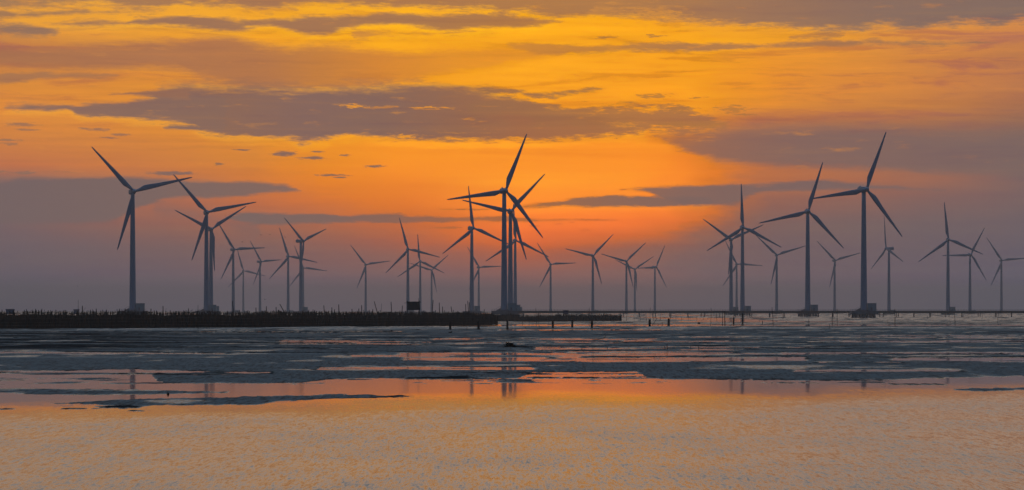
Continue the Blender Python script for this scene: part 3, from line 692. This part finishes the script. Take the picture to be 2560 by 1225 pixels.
# tower column x, hub (x, y), three blade tips
TURB = [
 (331.7,(334.9,478.9),[(229.3,370.3),(480.1,444.2),(298.3,626.4)],'large dark turbine standing alone, farthest left, long blade pointing up left'),
 (516.2,(519,531),[(433.7,438.8),(641.4,506.8),(483.7,653)],'tall turbine on the left whose tower overlaps a shorter tower behind its right side'),
 (527.4,(528.7,573),[(438,525.2),(615.5,515.8),(539.5,678)],'turbine half hidden behind the second tower from the left, upper blades spread wide'),
 (583.1,(585.7,624),[(543,555),(663.8,620.3),(555.4,699.1)],'grey turbine right of the left overlapping pair, one blade level to the right'),
 (608.2,(609.2,676.9),[(592,622),(665.4,691),(571.5,719)],'small pale turbine with the lowest hub left of the dark shelter, near the overlapping pair'),
 (650.0,(650.4,654.3),[(612.5,603),(693,650),(623.6,712.8)],'faint thin bladed turbine, next right of the low pale one in the left cluster'),
 (720.3,(721.9,641),[(698.1,569.2),(795.7,656.2),(676.5,696.9)],'turbine just left of the one whose nacelle sticks out left, one blade nearly upright'),
 (752.1,(759,602.7),[(711.1,544.4),(817.8,570.8),(756,691)],'turbine seen partly from the side, nacelle sticking out left, two blades up in a V'),
 (758.0,(760.4,669.6),[(735,613.6),(821.5,678.2),(724.7,717)],'pale turbine almost hidden directly behind the tower of the side-on turbine'),
 (914.2,(914.5,661.6),[(874,612.6),(978.2,653),(893.8,721)],'faint turbine standing alone in the gap left of the dark shelter, thin blade up left'),
 (1019.7,(1020.2,623.4),[(997.4,544.6),(1101.3,644),(966.3,683)],'turbine rising behind the left side of the dark shelter on the bank'),
 (1050.6,(1050.6,653.4),[(1045.9,585.7),(1114.2,683.9),(997.1,692.8)],'turbine rising behind the right edge of the dark shelter, one blade almost straight up'),
 (1079.0,(1079.9,675.3),[(1024.5,658.5),(1122.6,637.4),(1093.4,732.2)],'small pale turbine right of the dark shelter, one blade up right and one low left'),
 (1179.5,(1181.1,570.5),[(1168.6,464.2),(1270.8,609.8),(1102.3,635.1)],'dark turbine left of the central trio, upright blade crossing two long level blades'),
 (1196.9,(1198.3,668.3),[(1164,618),(1252.5,666.7),(1170.9,723)],'small pale turbine between the central trio and the dark turbine left of it'),
 (1260.5,(1265.4,476.9),[(1315.3,335.3),(1119.4,501),(1360.7,596.2)],'tallest turbine of the central trio, at its left, one blade high up right'),
 (1276.0,(1279.6,528.3),[(1363,437),(1154,503.3),(1317.2,651.4)],'middle turbine of the central trio, between the tallest tower and the shorter thin one'),
 (1288.0,(1290.2,601.5),[(1283.8,509.2),(1373,643.3),(1215.3,653.9)],'shortest turbine of the central trio, standing at its right side behind the others'),
 (1376.6,(1377,660.8),[(1341.8,607.2),(1442.6,658.4),(1350.6,718.7)],'grey turbine first right of the central trio, one blade level to the right'),
 (1482.0,(1484.1,639.2),[(1534,585),(1413.6,621.9),(1506.4,711)],'turbine standing alone above the right end of the farther stake bank'),
 (1566.0,(1567.5,653.1),[(1616,606.6),(1501.7,634),(1585.2,719)],'left and highest of three pale turbines bunched right of the middle, very thin blades'),
 (1587.1,(1588,673.2),[(1635.8,642.8),(1536,649.4),(1594.9,730)],'lowest of three pale turbines bunched right of the middle, standing between the other two'),
 (1637.2,(1639.5,667.7),[(1664.6,612.3),(1597.6,670),(1672.6,719)],'right one of three pale turbines bunched right of the middle, blade level to the left'),
 (1827.7,(1829.3,598.8),[(1757.6,545.9),(1911.5,563.1),(1831,687)],'dark turbine just left of the one with an upright blade, upper blades spread wide'),
 (1841.6,(1842.5,660.5),[(1811.6,602.1),(1907.5,664.5),(1808.8,714.1)],'thin pale turbine seen between two darker towers, level blade crossing the right tower'),
 (1856.2,(1856.8,568.6),[(1851.3,460.6),(1953.8,619.8),(1768,627.7)],'dark turbine with one blade exactly upright, transformer house at its right foot on the pier'),
 (1941.7,(1942.7,637.6),[(1889,587),(2014.3,615.5),(1931.3,711)],'grey turbine whose right blade tip just reaches the second largest tower on the right'),
 (2019.3,(2021.5,528.3),[(2056.9,405.5),(1898,557.7),(2110.2,621)],'second tallest turbine on the right, left neighbour of the tallest, on a piled platform'),
 (2086.6,(2087.8,651),[(2041.3,603.5),(2150.9,633.3),(2077.1,719)],'pale turbine standing between the two largest turbines on the right'),
 (2159.5,(2167.3,473.6),[(2213.7,331.4),(2033,500),(2261.7,594.2)],'tallest darkest turbine on the right, on a concrete platform with thick visible piles'),
 (2222.4,(2215.8,621.4),[(2212.9,537),(2175.4,671.3),(2255.5,655.4)],'turbine seen from the side, nacelle pointing right, just right of the tallest right one'),
 (2370.0,(2370.1,598.9),[(2357.9,506),(2455,637.4),(2292.6,655.6)],'dark turbine toward the right end, tallest of the last three, blade nearly upright'),
 (2425.0,(2428.4,636.5),[(2460.7,570.8),(2357.9,639.9),(2468.4,702.2)],'middle turbine of the last three at the right end, one blade level to the left'),
 (2503.5,(2504.4,651.1),[(2466.3,593.3),(2572,645),(2479.1,713.5)],'last turbine at the right end, its level blade cut by the picture edge'),
]
proto = make_turbine()
def clone(root):
    r = root.copy(); COL.objects.link(r)
    for ch in list(root.children):
        c = ch.copy(); COL.objects.link(c); c.parent = r
        for sub in list(ch.children):
            s2 = sub.copy(); COL.objects.link(s2); s2.parent = c
    return r
roots = [proto] + [clone(proto) for _ in TURB[1:]]
for r, (tx, (hx, hy), tips, label) in zip(roots, TURB):
    d = 80.0 * FPX / (HOR - hy)
    phi = math.atan((tx - 1280) / FPX)
    r.location = ((tx - 1280) / FPX * d, d, 0)
    dxs = [p[0] - hx for p in tips]; dys = [hy - p[1] for p in tips]
    L = math.sqrt(2 / 3 * sum(q * q for q in dys))
    # rotor phase from the rows of the tips; order tips clockwise from the top
    best = None
    for k in range(720):
        th = rad(k * .5)
        for perm in ((0, 1, 2), (0, 2, 1)):
            e = sum((L * math.cos(th + rad(120) * j) - dys[perm[j]]) ** 2 + .25 * (L * .92 * math.sin(th + rad(120) * j) - dxs[perm[j]]) ** 2 for j in range(3))
            if best is None or e < best[0]: best = (e, th, perm)
    _, th, perm = best
    sn = [L * math.sin(th + rad(120) * j) for j in range(3)]
    c = sum(s_ * dxs[perm[j]] for j, s_ in enumerate(sn)) / sum(s_ * s_ for s_ in sn)
    c = min(.99, max(.3, c))
    psi = math.acos(c) * (1 if hx > tx else -1) - phi
    ax = Vector((math.sin(psi), -math.cos(psi), 0))
    sc = L * d / FPX / 40.0
    tag(r, label, 'wind turbine', 'wind turbines standing in the shallow sea')
    k = 0; spare = []
    for ch in r.children:
        n = ch.name.split('.')[0]
        if n == 'nacelle':
            ch.location = (0, 0, HUBZ); ch.rotation_euler = (0, 0, psi)
        elif n == 'hub':
            ch.location = ax * 4.2 + Vector((0, 0, HUBZ)); ch.rotation_euler = (0, 0, psi)
        elif n in ('platform', 'transformer_house', 'stairs', 'railing', 'pile'):
            ch.location.z -= max(0, d * d - 1920 ** 2) / 6.37e6 * .75        # the sea curves away
            if n in ('railing', 'stairs') and d > 2450: spare.append(ch)
            if n == 'transformer_house' and d > 3300: ch.scale.z = .45; ch.location.z += 2.3   # smaller cabinets on the far ones
        elif n == 'blade':
            ch.location = ax * 4.4 + Vector((0, 0, HUBZ)); ch.rotation_euler = (0, th + rad(120) * k, psi); ch.scale = (sc, sc, sc); k += 1
    for ch in spare: bpy.data.objects.remove(ch)

# ------------------------------------------------------------------ pier
rnd = random.Random(4)
pier = empty('pier', (200, 2100, 0))
tag(pier, 'long low service pier on thin piles running to the right edge below the turbines', 'pier')
bm = bmesh.new(); box(bm, (-205, -1.3, 2.95), (330, 1.3, 4.2), .05); box(bm, (-205, -1.9, 4.202), (330, 1.9, 4.75))
link('deck', bm, M_PIER, pier)
for y in (-1.8, 1.8):
    bm = bmesh.new()
    for k in range(268): tube(bm, [(-204.5 + k * 2.0, y, 4.7), (-204.5 + k * 2.0, y, 5.75)], .05, 4)
    tube(bm, [(-205, y, 5.75), (330, y, 5.75)], .06, 4); tube(bm, [(-205, y, 5.25), (330, y, 5.25)], .05, 4)
    link('railing', bm, M_PIER, pier)
bm = bmesh.new(); tube(bm, [(0, 0, -1.5), (0, 0, 3.0)], .28, 8); p0 = link('pile', bm, M_PIER, pier, True)
k = 0
for i in range(45):
    for y in (-1.2, 1.2):
        q = p0 if k == 0 else p0.copy()
        if k: COL.objects.link(q); q.parent = pier
        q.location = (-203 + i * 12.0 + rnd.uniform(-1.5, 1.5), y, 0); k += 1

# ------------------------------------------------------------------ banks of driven stakes and brushwood
def bank(name, label, pts, tops, thick, m, n_fill, n_stake, seed, rails, zmul=1.0):
    """pts: foot points left to right, tops: height at each"""
    rn = random.Random(seed)
    root = empty(name, pts[0]); tag(root, label, 'stake bank')
    P0 = Vector(pts[0])
    seg = [0.0]
    for a, b in zip(pts, pts[1:]): seg.append(seg[-1] + (Vector(b) - Vector(a)).length)
    Ltot = seg[-1]
    def at(t):
        s_ = t * Ltot
        for i in range(len(pts) - 1):
            if s_ <= seg[i + 1] or i == len(pts) - 2:
                f = (s_ - seg[i]) / (seg[i + 1] - seg[i])
                w = .5 * math.sin(s_ * .21 + seed) + .35 * math.sin(s_ * .57 + 2 * seed) + .3 * math.sin(s_ * 1.31)
                return Vector(pts[i]).lerp(Vector(pts[i + 1]), f) - P0, tops[i] + (tops[i + 1] - tops[i]) * f + .22 * w
    bm = bmesh.new()
    N = int(Ltot / .6)
    rows = []
    for i in range(N + 1):
        p, tp = at(i / N)
        j = rn.uniform(-.3, .08); w = rn.uniform(-.15, .15)
        tz = max(.3, tp * .84 + j)
        rows.append([p + Vector((0, w, -.3)), p + Vector((rn.uniform(-.1, .1), .12 + w, tz * .5)), p + Vector((0, .35 + w, tz)), p + Vector((0, thick - .4, tz + rn.uniform(-.2, .15))), p + Vector((0, thick, -.3))])
    loft(bm, rows, cap=True, close=True)
    for i in range(n_fill):
        t = rn.random(); p, tp = at(t)
        y = rn.choice((rn.uniform(-.3, .3), rn.uniform(-.3, .3), rn.uniform(0, thick)))
        r = rn.uniform(.05, .16)
        hh = tp * rn.uniform(.8, 1.02) + max(0, rn.gauss(0.05, .34 if t < .55 else .16))
        lean = Vector((rn.gauss(0, .10), rn.gauss(0, .05), 0))
        z0 = 0 if y < .25 else tp * .5
        tube(bm, [p + Vector((0, y, z0 - .2)), p + Vector((0, y, (z0 + hh) / 2)) + lean * .5, p + Vector((0, y, hh)) + lean], [r, r * .9, r * .7], 5)
    for i in range(n_fill // 2):                      # bushy tops of the bundles
        t = rn.random(); p, tp = at(t); a = rn.gauss(0, .55); l = rn.uniform(.3, .9)
        q = p + Vector((rn.uniform(-.1, .1), rn.uniform(-.2, thick * .4), tp * .9))
        tube(bm, [q, q + Vector((l * math.sin(a) * .5, 0, l * math.cos(a) * .55)), q + Vector((l * math.sin(a), rn.uniform(-.1, .1), l * math.cos(a)))], [.07, .05, .02], 4)
    for i in range(n_fill // 3):                      # loose twigs
        t = rn.random(); p, tp = at(t); z = rn.uniform(.3, tp); l = rn.uniform(.6, 2.2); a = rn.gauss(0, .5)
        q = p + Vector((0, -.25 - rn.random() * .2, z))
        tube(bm, [q, q + Vector((l * math.cos(a), rn.uniform(-.2, .2), l * math.sin(a)))], .03, 4)
    o = link('brushwood', bm, m, root); o['kind'] = 'stuff'
    for i in range(n_stake):
        t = (i + rn.uniform(.1, .9)) / n_stake; p, tp = at(t)
        hh = tp + rn.choice((rn.uniform(.05, .3), rn.uniform(.1, .6), rn.uniform(.3, 1.1)))
        r = rn.uniform(.09, .16); y = rn.uniform(-.3, thick * .5); lean = rn.gauss(0, .07)
        bm = bmesh.new()
        tube(bm, [p + Vector((0, y, -.3)), p + Vector((lean * .4, y, hh * .5)), p + Vector((lean, y, hh))], [r, r * .95, r * .8], 6)
        link('stake', bm, m, root)
    for z, wob in rails:
        bm = bmesh.new()
        pp = []
        for i in range(61):
            p, tp = at(i / 60 * .985)
            pp.append(p + Vector((0, -.42, tp * z + rn.uniform(-wob, wob))))
        tube(bm, pp, .022, 5)
        link('rail', bm, M_ROPE, root)
    return root
ptsA = [gp(-260, 824.5), gp(0, 823), gp(330, 821), gp(650, 819), gp(1000, 814.5), gp(1180, 812), gp(1244, 811)]
def top_of(p, y): return zat(p.y, y)
topsA = [top_of(p, y) for p, y in zip(ptsA, (780, 780, 779.5, 780.5, 781.5, 782, 788))]
bank('stake_bank', 'long near black breakwater bank of packed stakes and brushwood across the left of the mudflat', ptsA, topsA, 5.0, M_BRUSH, 3000, 100, 11, [(.62, .1), (.40, .08), (.22, .08)])
ptsB = [gp(1195, 804), gp(1300, 803), gp(1420, 803), gp(1500, 803), gp(1554, 803)]
topsB = [top_of(p, y) for p, y in zip(ptsB, (788, 788.5, 787, 785.5, 788))]
bank('stake_bank', 'shorter brown stake bank farther out in the middle, behind the end of the long one', ptsB, topsB, 5.0, M_BRUSH2, 1100, 60, 12, [(.5, .05)])

# ------------------------------------------------------------------ poles rising from the long bank
def pole(name, a, b, r, m, label, cat, group=None, bend=.0, taper=.75):
    a = Vector(a); b = Vector(b)
    o = bmesh.new(); L = (b - a).length
    n = 7
    pts = []
    for i in range(n):
        t = i / (n - 1); p = (b - a) * t
        p.x += bend * L * math.sin(t * math.pi)
        pts.append(p)
    rr = []
    for i in range(n):
        rr.append(r * (1 - (1 - taper) * i / (n - 1)) * (1.0 + (.10 if i % 2 else -.02)))
    tube(o, pts, rr, 8)
    q = link(name, o, m, None, True); q.location = a
    return tag(q, label, cat, group)
BANKP = [(62,258,65,305),(158,265,160,305),(195,237,258,312),(628,250,635,312),(707,270,710,314),(775,240,778,317),(1000,248,1003,317),(1110,287,1113,317),(1125,212,1165,320),(1198,230,1190,320),(1290,215,1298,320),
         (1402,252,1395,320),(1705,195,1693,320),(1765,222,1768,320),(1797,262,1798,320),(1880,260,1895,320),(2025,235,2027,320),(2045,205,2055,320),(2060,220,2068,320),(2207,288,2207,322)]
BP = [(650 + a / 3.938, 700 + b / 3.938, 650 + c / 3.938, 700 + d / 3.938) for a, b, c, d in BANKP]
BP += [(a / 3.657, 700 + b / 3.657, c / 3.657, 700 + d / 3.657) for a, b, c, d in
       [(753,235,753,290),(715,180,716,290),(325,264,326,290),(880,262,881,290),(1145,262,1146,290),(1380,262,1381,290),(1490,238,1492,290),(2125,190,2136,292),(2340,252,2341,292),(2435,240,2437,292)]]
BP.sort(key=lambda q: q[2])
def bank_y(x):
    return float(np.interp(x, [-260, 0, 330, 650, 1000, 1180, 1244], [824.5, 823, 821, 819, 814.5, 812, 811]))
for i, (x1, y1, x0, y0) in enumerate(BP):
    f = gp(x0, bank_y(x0)); d = f.y + 1.2
    a = Vector(((x0 - 1280) / FPX * d, d, zat(d, y0) - 1.2)); b = Vector(((x1 - 1280) / FPX * d, d, zat(d, y1)))
    lean = 'leaning left' if x1 < x0 - 5 else 'leaning right' if x1 > x0 + 2 else 'upright'
    r = .05 if (abs(x0 - 195.8) < 2 or abs(x0 - 952) < 3) else .135
    pole('bamboo_pole', a, b, r, M_WOOD, f'{lean} thin pole on the long stake bank, {ordn(i)} pole from the left', 'pole', 'poles rising from the long stake bank')
pole('bamboo_pole', gp(495, 829), gp(495, 829) + Vector((0, 0, zat(gp(495, 829).y, 763))), .05, M_WOOD, 'tall thin pole standing in the water in front of the long stake bank', 'pole')

# ------------------------------------------------------------------ thick posts across the shallows
def lumpy_post(x, yt, yb, r, lean, label, group):
    rn = random.Random(int(x))
    f = gp(x, yb); top = zat(f.y, yt)
    bm = bmesh.new()
    n = 8; pts = []; rr = []
    for i in range(n):
        t = i / (n - 1)
        pts.append(Vector((lean * t + rn.uniform(-.03, .03), rn.uniform(-.03, .03), -.4 + (top + .4) * t)))
        rr.append(r * (rn.uniform(.85, 1.15)) * (1.0 if t < .9 else .8))
    tube(bm, pts, rr, 9)
    for k in range(5):                                # shells and weed grown on the post
        z = rn.uniform(.1, top * .8); a = rn.uniform(0, 6.28)
        bmesh.ops.create_icosphere(bm, subdivisions=1, radius=r * rn.uniform(.4, .6), matrix=Matrix.Translation((lean * z / top + math.cos(a) * r * .7, math.sin(a) * r * .7, z)))
    o = link('mooring_post', bm, M_POST, None, True); o.location = f
    tag(o, label, 'post', group)
POSTS = [(1126,805,825.5,.30,-.05),(1197,804,824.5,.34,-.25),(1268.5,803,823,.30,0),(1382,800,820.5,.32,0),(1430.5,799,819.5,.32,.02),(1479.5,801,820.5,.32,.02),(1624,798,816,.38,.05),(1671.5,796,814.5,.36,.05),
         (1834,793,811,.28,.05),(1856.5,784,811,.30,.02)]
for i, (x, yt, yb, r, l) in enumerate(POSTS):
    lumpy_post(x, yt, yb, r, l, f'stout black post in the shallows, {ordn(i)} stout post from the left', 'stout posts across the shallows')
# ------------------------------------------------------------------ thin stakes standing in the flats
ST = [(1272,780,1272.5,803,.05),(1304,786,1306,813,.07),(1339.5,769,1342,814,.07),(1345.5,781,1347,812.5,.06),(1371.5,780,1372,811,.05),(1447,775,1454,789,.06),(1473,769,1473,814,.06),(1487,786,1487.5,811,.05),
      (1626,769,1624.5,801,.07),(1643,795,1628,814,.08),(1777.5,769,1776.5,814,.07),(1807,777,1806.5,814,.10),(1811.5,777,1812.5,815,.14),(1930,768,1933,815,.09),(1898,797,1901,808,.06),(2022,798,2022,816,.09),
      (2080,776,2080.5,815,.09),(2093,772,2093,816,.09),(2074.6,809,2071.5,823,.06),(2237,772,2237.5,814,.10),(2219.6,799,2220,809,.07),(2386.5,787,2388,814,.09),(2374,799,2377,808,.06),(2495.5,785,2494,808,.08),(2472,797,2472.5,808,.06),
      (1167,818,1167.5,826,.09),(1323,806,1323,813,.07),(1314,817,1314.5,822,.07),(1645,808,1645.5,814,.08),(1655,805,1657,814,.08),(1965.5,803,1965.5,810,.08),(1906,802,1906,810,.16)]
ST.sort(key=lambda q: q[2])
for i, (x1, y1, x0, y0, r) in enumerate(ST):
    f = gp(x0, y0, -.4); d = f.y
    lean = 'leaning left' if x1 < x0 - 2.2 else 'leaning right' if x1 > x0 + 2.2 else 'upright'
    size = 'short' if y0 - y1 < 14 else 'tall' if y0 - y1 > 30 else 'medium height'
    pole('mud_stake', f, Vector(((x1 - 1280) / FPX * d, d, zat(d, y1))), r, M_WOOD, f'{size} {lean} thin dark stake in the flats, {ordn(i)} from the left', 'stake', 'thin stakes standing in the flats', bend=random.Random(i).uniform(-.012, .012))
# fainter stakes far out
FS = [(1566,788,802),(1585.5,788,802),(1616,790,802),(1651,788,802),(1676,786,800),(1704.5,792,802),(1721,785,799),(1742,788,800),(1759,789,799),(1792,777,802),(1600,791,802),(1634,791,801),(1690,790,800),(1770,788,797),
      (1958,788,798),(1976,787,796),(2130,788,799),(2255,788,797),(2320,788,798),(2420,788,798),(2455,787,798)]
FS.sort()
for i, (x, yt, yb) in enumerate(FS):
    f = gp(x, yb, -.4)
    pole('mud_stake', f, Vector((f.x + random.Random(i).uniform(-.3, .3), f.y, zat(f.y, yt))), .085, M_WOOD, f'faint hazy stake far out below the pier line, {ordn(i)} from the left', 'stake', 'faint stakes far out under the pier')

# ------------------------------------------------------------------ shelter on the long bank
d = gp(1030, 814).y + 2.5
def wp(x, y, dd=None):
    dd = dd or d
    return Vector(((x - 1280) / FPX * dd, dd, zat(dd, y)))
hut = empty('shelter', wp(1033, 778))
tag(hut, 'dark tarpaulin shelter on stilts standing on top of the long stake bank', 'shelter')
H0 = hut.location.copy()
bm = bmesh.new()
fr = [wp(1018, 775.5) - H0, wp(1050, 775) - H0, wp(1049, 753.5) - H0, wp(1017.5, 755.5) - H0]
N = 8
def quadgrid(a, b, c, e, dy, sag):
    rows = []
    for j in range(N + 1):
        row = []
        for i in range(N + 1):
            u, w = i / N, j / N
            p = a.lerp(b, u).lerp(e.lerp(c, u), w)
            row.append(p + Vector((0, dy + sag * math.sin(u * 9 + w * 2) * math.sin(w * 3.1), 0)))
        rows.append(row)
    return rows
F_ = quadgrid(fr[0], fr[1], fr[2], fr[3], 0, .09); B_ = quadgrid(fr[0], fr[1], fr[2], fr[3], 2.8, .05)
for rows, flip in ((F_, False), (B_, True)):
    vs = [[bm.verts.new(p) for p in r] for r in rows]
    for j in range(N):
        for i in range(N):
            q = (vs[j][i], vs[j][i + 1], vs[j + 1][i + 1], vs[j + 1][i]); bm.faces.new(q[::-1] if flip else q)
for k in (0, N):
    loft(bm, [[F_[j][k] for j in range(N + 1)], [B_[j][k] for j in range(N + 1)]], cap=False, close=False)
loft(bm, [F_[0], B_[0]], cap=False, close=False)
link('wall', bm, M_TARP, hut)
bm = bmesh.new()
a, b = F_[N][0], F_[N][N]
box(bm, (a.x - .25, -.3, a.z + .0), (b.x + .3, 3.1, a.z + .22), .05)
rf = link('roof', bm, M_TARP, hut)
for x, y, z in ((a.x + .05, .1, -1.4), (b.x - .1, .1, -1.4), (a.x + .05, 2.7, -1.4), (b.x - .1, 2.7, -1.4)):
    bm = bmesh.new(); tube(bm, [(x, y, z), (x, y, a.z + .55)], .07, 7); link('leg', bm, M_WOOD, hut)
bm = bmesh.new(); tube(bm, [(a.x - .9, -.12, a.z - .25), (b.x + .35, -.12, a.z - .05)], .05, 6); link('beam', bm, M_WOOD, hut)
bm = bmesh.new(); tube(bm, [(b.x - .3, -.12, 0), (b.x - .3, -.12, a.z + 1.35)], .045, 6); link('mast', bm, M_WOOD, hut)

def small_hut(x0, x1, yt, yb, dd, m, label, name='hut'):
    w = (x1 - x0) / FPX * dd; hh = (yb - yt) / FPX * dd
    base_ = Vector((((x0 + x1) / 2 - 1280) / FPX * dd, dd, zat(dd, yb)))
    r = empty(name, base_); tag(r, label, 'hut')
    bm = bmesh.new(); box(bm, (-w / 2, 0, 0), (w / 2, w * .7, hh * .86), .05)
    link('wall', bm, m, r)
    bm = bmesh.new(); box(bm, (-w / 2 - .12, -.2, hh * .862), (w / 2 + .12, w * .7 + .2, hh), .04)
    link('roof', bm, m, r)
    for sx in (-1, 1):
        for y in (.15, w * .7 - .15):
            bm = bmesh.new(); tube(bm, [(sx * (w / 2 - .15), y, -base_.z - .5), (sx * (w / 2 - .15), y, .1)], .09, 6)
            link('leg', bm, M_WOOD, r)
small_hut(1408.5, 1421, 775.5, 785, gp(1415, 803).y + 2.5, M_BLUE, 'small blue tarpaulin hut on stilts on the farther stake bank', 'shelter')
small_hut(14.5, 34, 772.5, 785, 1250, M_PALE, 'grey blue hut peeping over the stake bank at the far left edge')
small_hut(184, 197, 773, 785, 1350, M_PALE, 'low grey hut peeping over the stake bank, right of the other grey hut')

# ------------------------------------------------------------------ debris on the flats
def heap(x, y, w, hh, label, seed, name='weed_heap', twigs=12):
    rn = random.Random(seed); f = gp(x, y)
    k = w / FPX * f.y; hm = hh / FPX * f.y
    bm = bmesh.new()
    r = bmesh.ops.create_icosphere(bm, subdivisions=4, radius=1.0)
    for v in r['verts']:
        n = v.co.normalized()
        q = 1 + .35 * math.sin(n.x * 5 + seed) * math.cos(n.y * 4) + .22 * math.sin(n.x * 13 + 2 * n.z * 9 + seed) + rn.uniform(-.06, .06)
        v.co = Vector((n.x * k / 2 * q, n.y * k / 2 * q, max(-.1, n.z * hm * q * .92)))
    for i in range(twigs):
        a = rn.uniform(0, 6.28); l = rn.uniform(.15, .4) * k
        s_ = Vector((math.cos(a) * k * .25, math.sin(a) * k * .25, hm * .6))
        tube(bm, [s_, s_ + Vector((math.cos(a) * l, math.sin(a) * l, rn.uniform(-.1, .5) * hm))], .02 * hm + .01, 5)
    o = link(name, bm, M_WEED, None, False); o.location = f
    return tag(o, label, 'debris')
heap(1273, 869.5, 27, 12.5, 'black heap of seaweed and debris on the mud below the central trio of turbines', 3)
heap(1126, 833.5, 9, 4.5, 'small black lump on the wet flat just below the first stout post', 5, twigs=3)
heap(1044, 826, 16, 2.6, 'flat dark piece of driftwood on the pale strip in front of the long bank', 7, 'driftwood', 4)
heap(979, 828, 5, 3.0, 'tiny dark lump on the pale strip in front of the long bank', 8, twigs=2)
heap(420, 986.5, 5, 5.0, 'tiny black stone-like lump on the lower mud tongue at the left', 9, twigs=1)
heap(1747, 810.5, 6, 4.5, 'small dark lump on the orange strip between the thin stakes right of the middle', 10, twigs=3)
a = gp(1532, 857.5, .10); b = gp(1668, 857.5, .30)
q = pole('driftwood_pole', a, b, .05, M_WOOD, 'long thin pole lying level above the mud beside two short pegs', 'pole', bend=0, group=None)
for i, (x1, y1, x0, y0, r, lb) in enumerate(((1662,865,1663,875.5,.05,'left one of two short pegs at the end of the long lying pole'),(1667.5,861,1668,875.5,.06,'right and taller one of two short pegs at the end of the long lying pole'),
     (1455,868,1454,873.5,.045,'short peg in the orange pool right of the black heap'),(1518,867,1518,872,.045,'short peg in the orange pool midway between the heap and the pair of pegs'),
     (1726,866,1728,870.5,.05,'little bent peg in the calm pool right of the pair of pegs'),(1746,866,1747,875,.05,'curved peg in the calm pool, farthest right of the pegs'))):
    f = gp(x0, y0, -.2)
    pole('peg', f, Vector(((x1 - 1280) / FPX * f.y, f.y, zat(f.y, y1))), r, M_POST, lb, 'peg', 'short pegs in the pools', bend=.06 if i > 3 else 0)
f = gp(1500, 850.5, .05)
bm = bmesh.new(); tube(bm, [(-1.1, 0, 0), (-.2, 0, .10), (.7, .1, .3), (1.05, .1, .72)], [.05, .05, .04, .03], 6); tube(bm, [(.3, 0, .2), (.9, -.1, .28)], .025, 5)
o = link('branch', bm, M_POST, None, True); o.location = f; tag(o, 'crooked branch lying on the mud, one end sticking up, right of the middle', 'branch')

# ------------------------------------------------------------------ gulls
def bird(x, y, span_px, dd, flap, bank_, label):
    w = span_px / FPX * dd
    bm = bmesh.new()
    loft(bm, [[Vector(p) for p in ring((0, yy, 0), r, 8, Vector((0, 1, 0)))] for yy, r in ((-.30 * w, .01 * w), (-.22 * w, .045 * w), (-.05 * w, .07 * w), (.15 * w, .05 * w), (.30 * w, .012 * w))])
    for s_ in (-1, 1):
        sec = []
        for t, ch in ((.04, .20), (.25, .19), (.40, .13), (.5, .02)):
            xx = s_ * t * w; zz = flap * w * (t * .55 if t < .26 else .14 - (t - .25) * .5)
            sec.append([Vector((xx, -ch * w * .5, zz)), Vector((xx, 0, zz + .016 * w)), Vector((xx, ch * w * .5, zz)), Vector((xx, 0, zz - .008 * w))])
        loft(bm, sec)
    bmesh.ops.recalc_face_normals(bm, faces=bm.faces[:])
    o = link('gull', bm, M_BIRD, None, True)
    o.location = ((x - 1280) / FPX * dd, dd, zat(dd, y)); o.rotation_euler = (0, bank_, rad(35))
    tag(o, label, 'bird', 'gulls in flight')
bird(605.5, 605, 9, 900, .9, -.2, 'gull flying just above the thin blade tips of the left cluster')
bird(652.5, 587.5, 8, 900, .7, .2, 'gull flying left of another gull, above the turbines of the left cluster')
bird(675, 586.5, 8, 950, .4, -.1, 'gull flying just left of the upright blade tip in the left cluster')
bird(713, 592.5, 8, 950, .5, .15, 'gull flying right of the upright blade tip, below the V of blades')
bird(662, 748.5, 8, 850, .9, .2, 'gull flying low between pale towers over the long bank')
bird(194, 715.5, 6, 850, .5, 0, 'gull flying low over the bank at the far left, alone')
bird(1165, 727.5, 5, 900, .6, .1, 'tiny gull low beside the dark turbine left of the central trio')

# ------------------------------------------------------------------ haze: closed box round the camera and the whole scene
bm = bmesh.new(); box(bm, (-9500, -400, -1.3), (9500, 16500, HAZE_TOP))
hz = link('haze', bm, None); hz['kind'] = 'stuff'; hz['label'] = 'thin grey dusk haze lying over the sea and the turbines'; hz['category'] = 'haze'
hm = bpy.data.materials.new('haze_air'); hm.use_nodes = True
nt = hm.node_tree; nt.nodes.clear()
pv = nt.nodes.new('ShaderNodeVolumePrincipled'); ou = nt.nodes.new('ShaderNodeOutputMaterial')
pv.inputs['Color'].default_value = (0.97, 0.82, 0.72, 1)
pv.inputs['Density'].default_value = SIGMA
pv.inputs['Anisotropy'].default_value = 0.25
nt.links.new(pv.outputs[0], ou.inputs['Volume'])
hz.data.materials.append(hm)
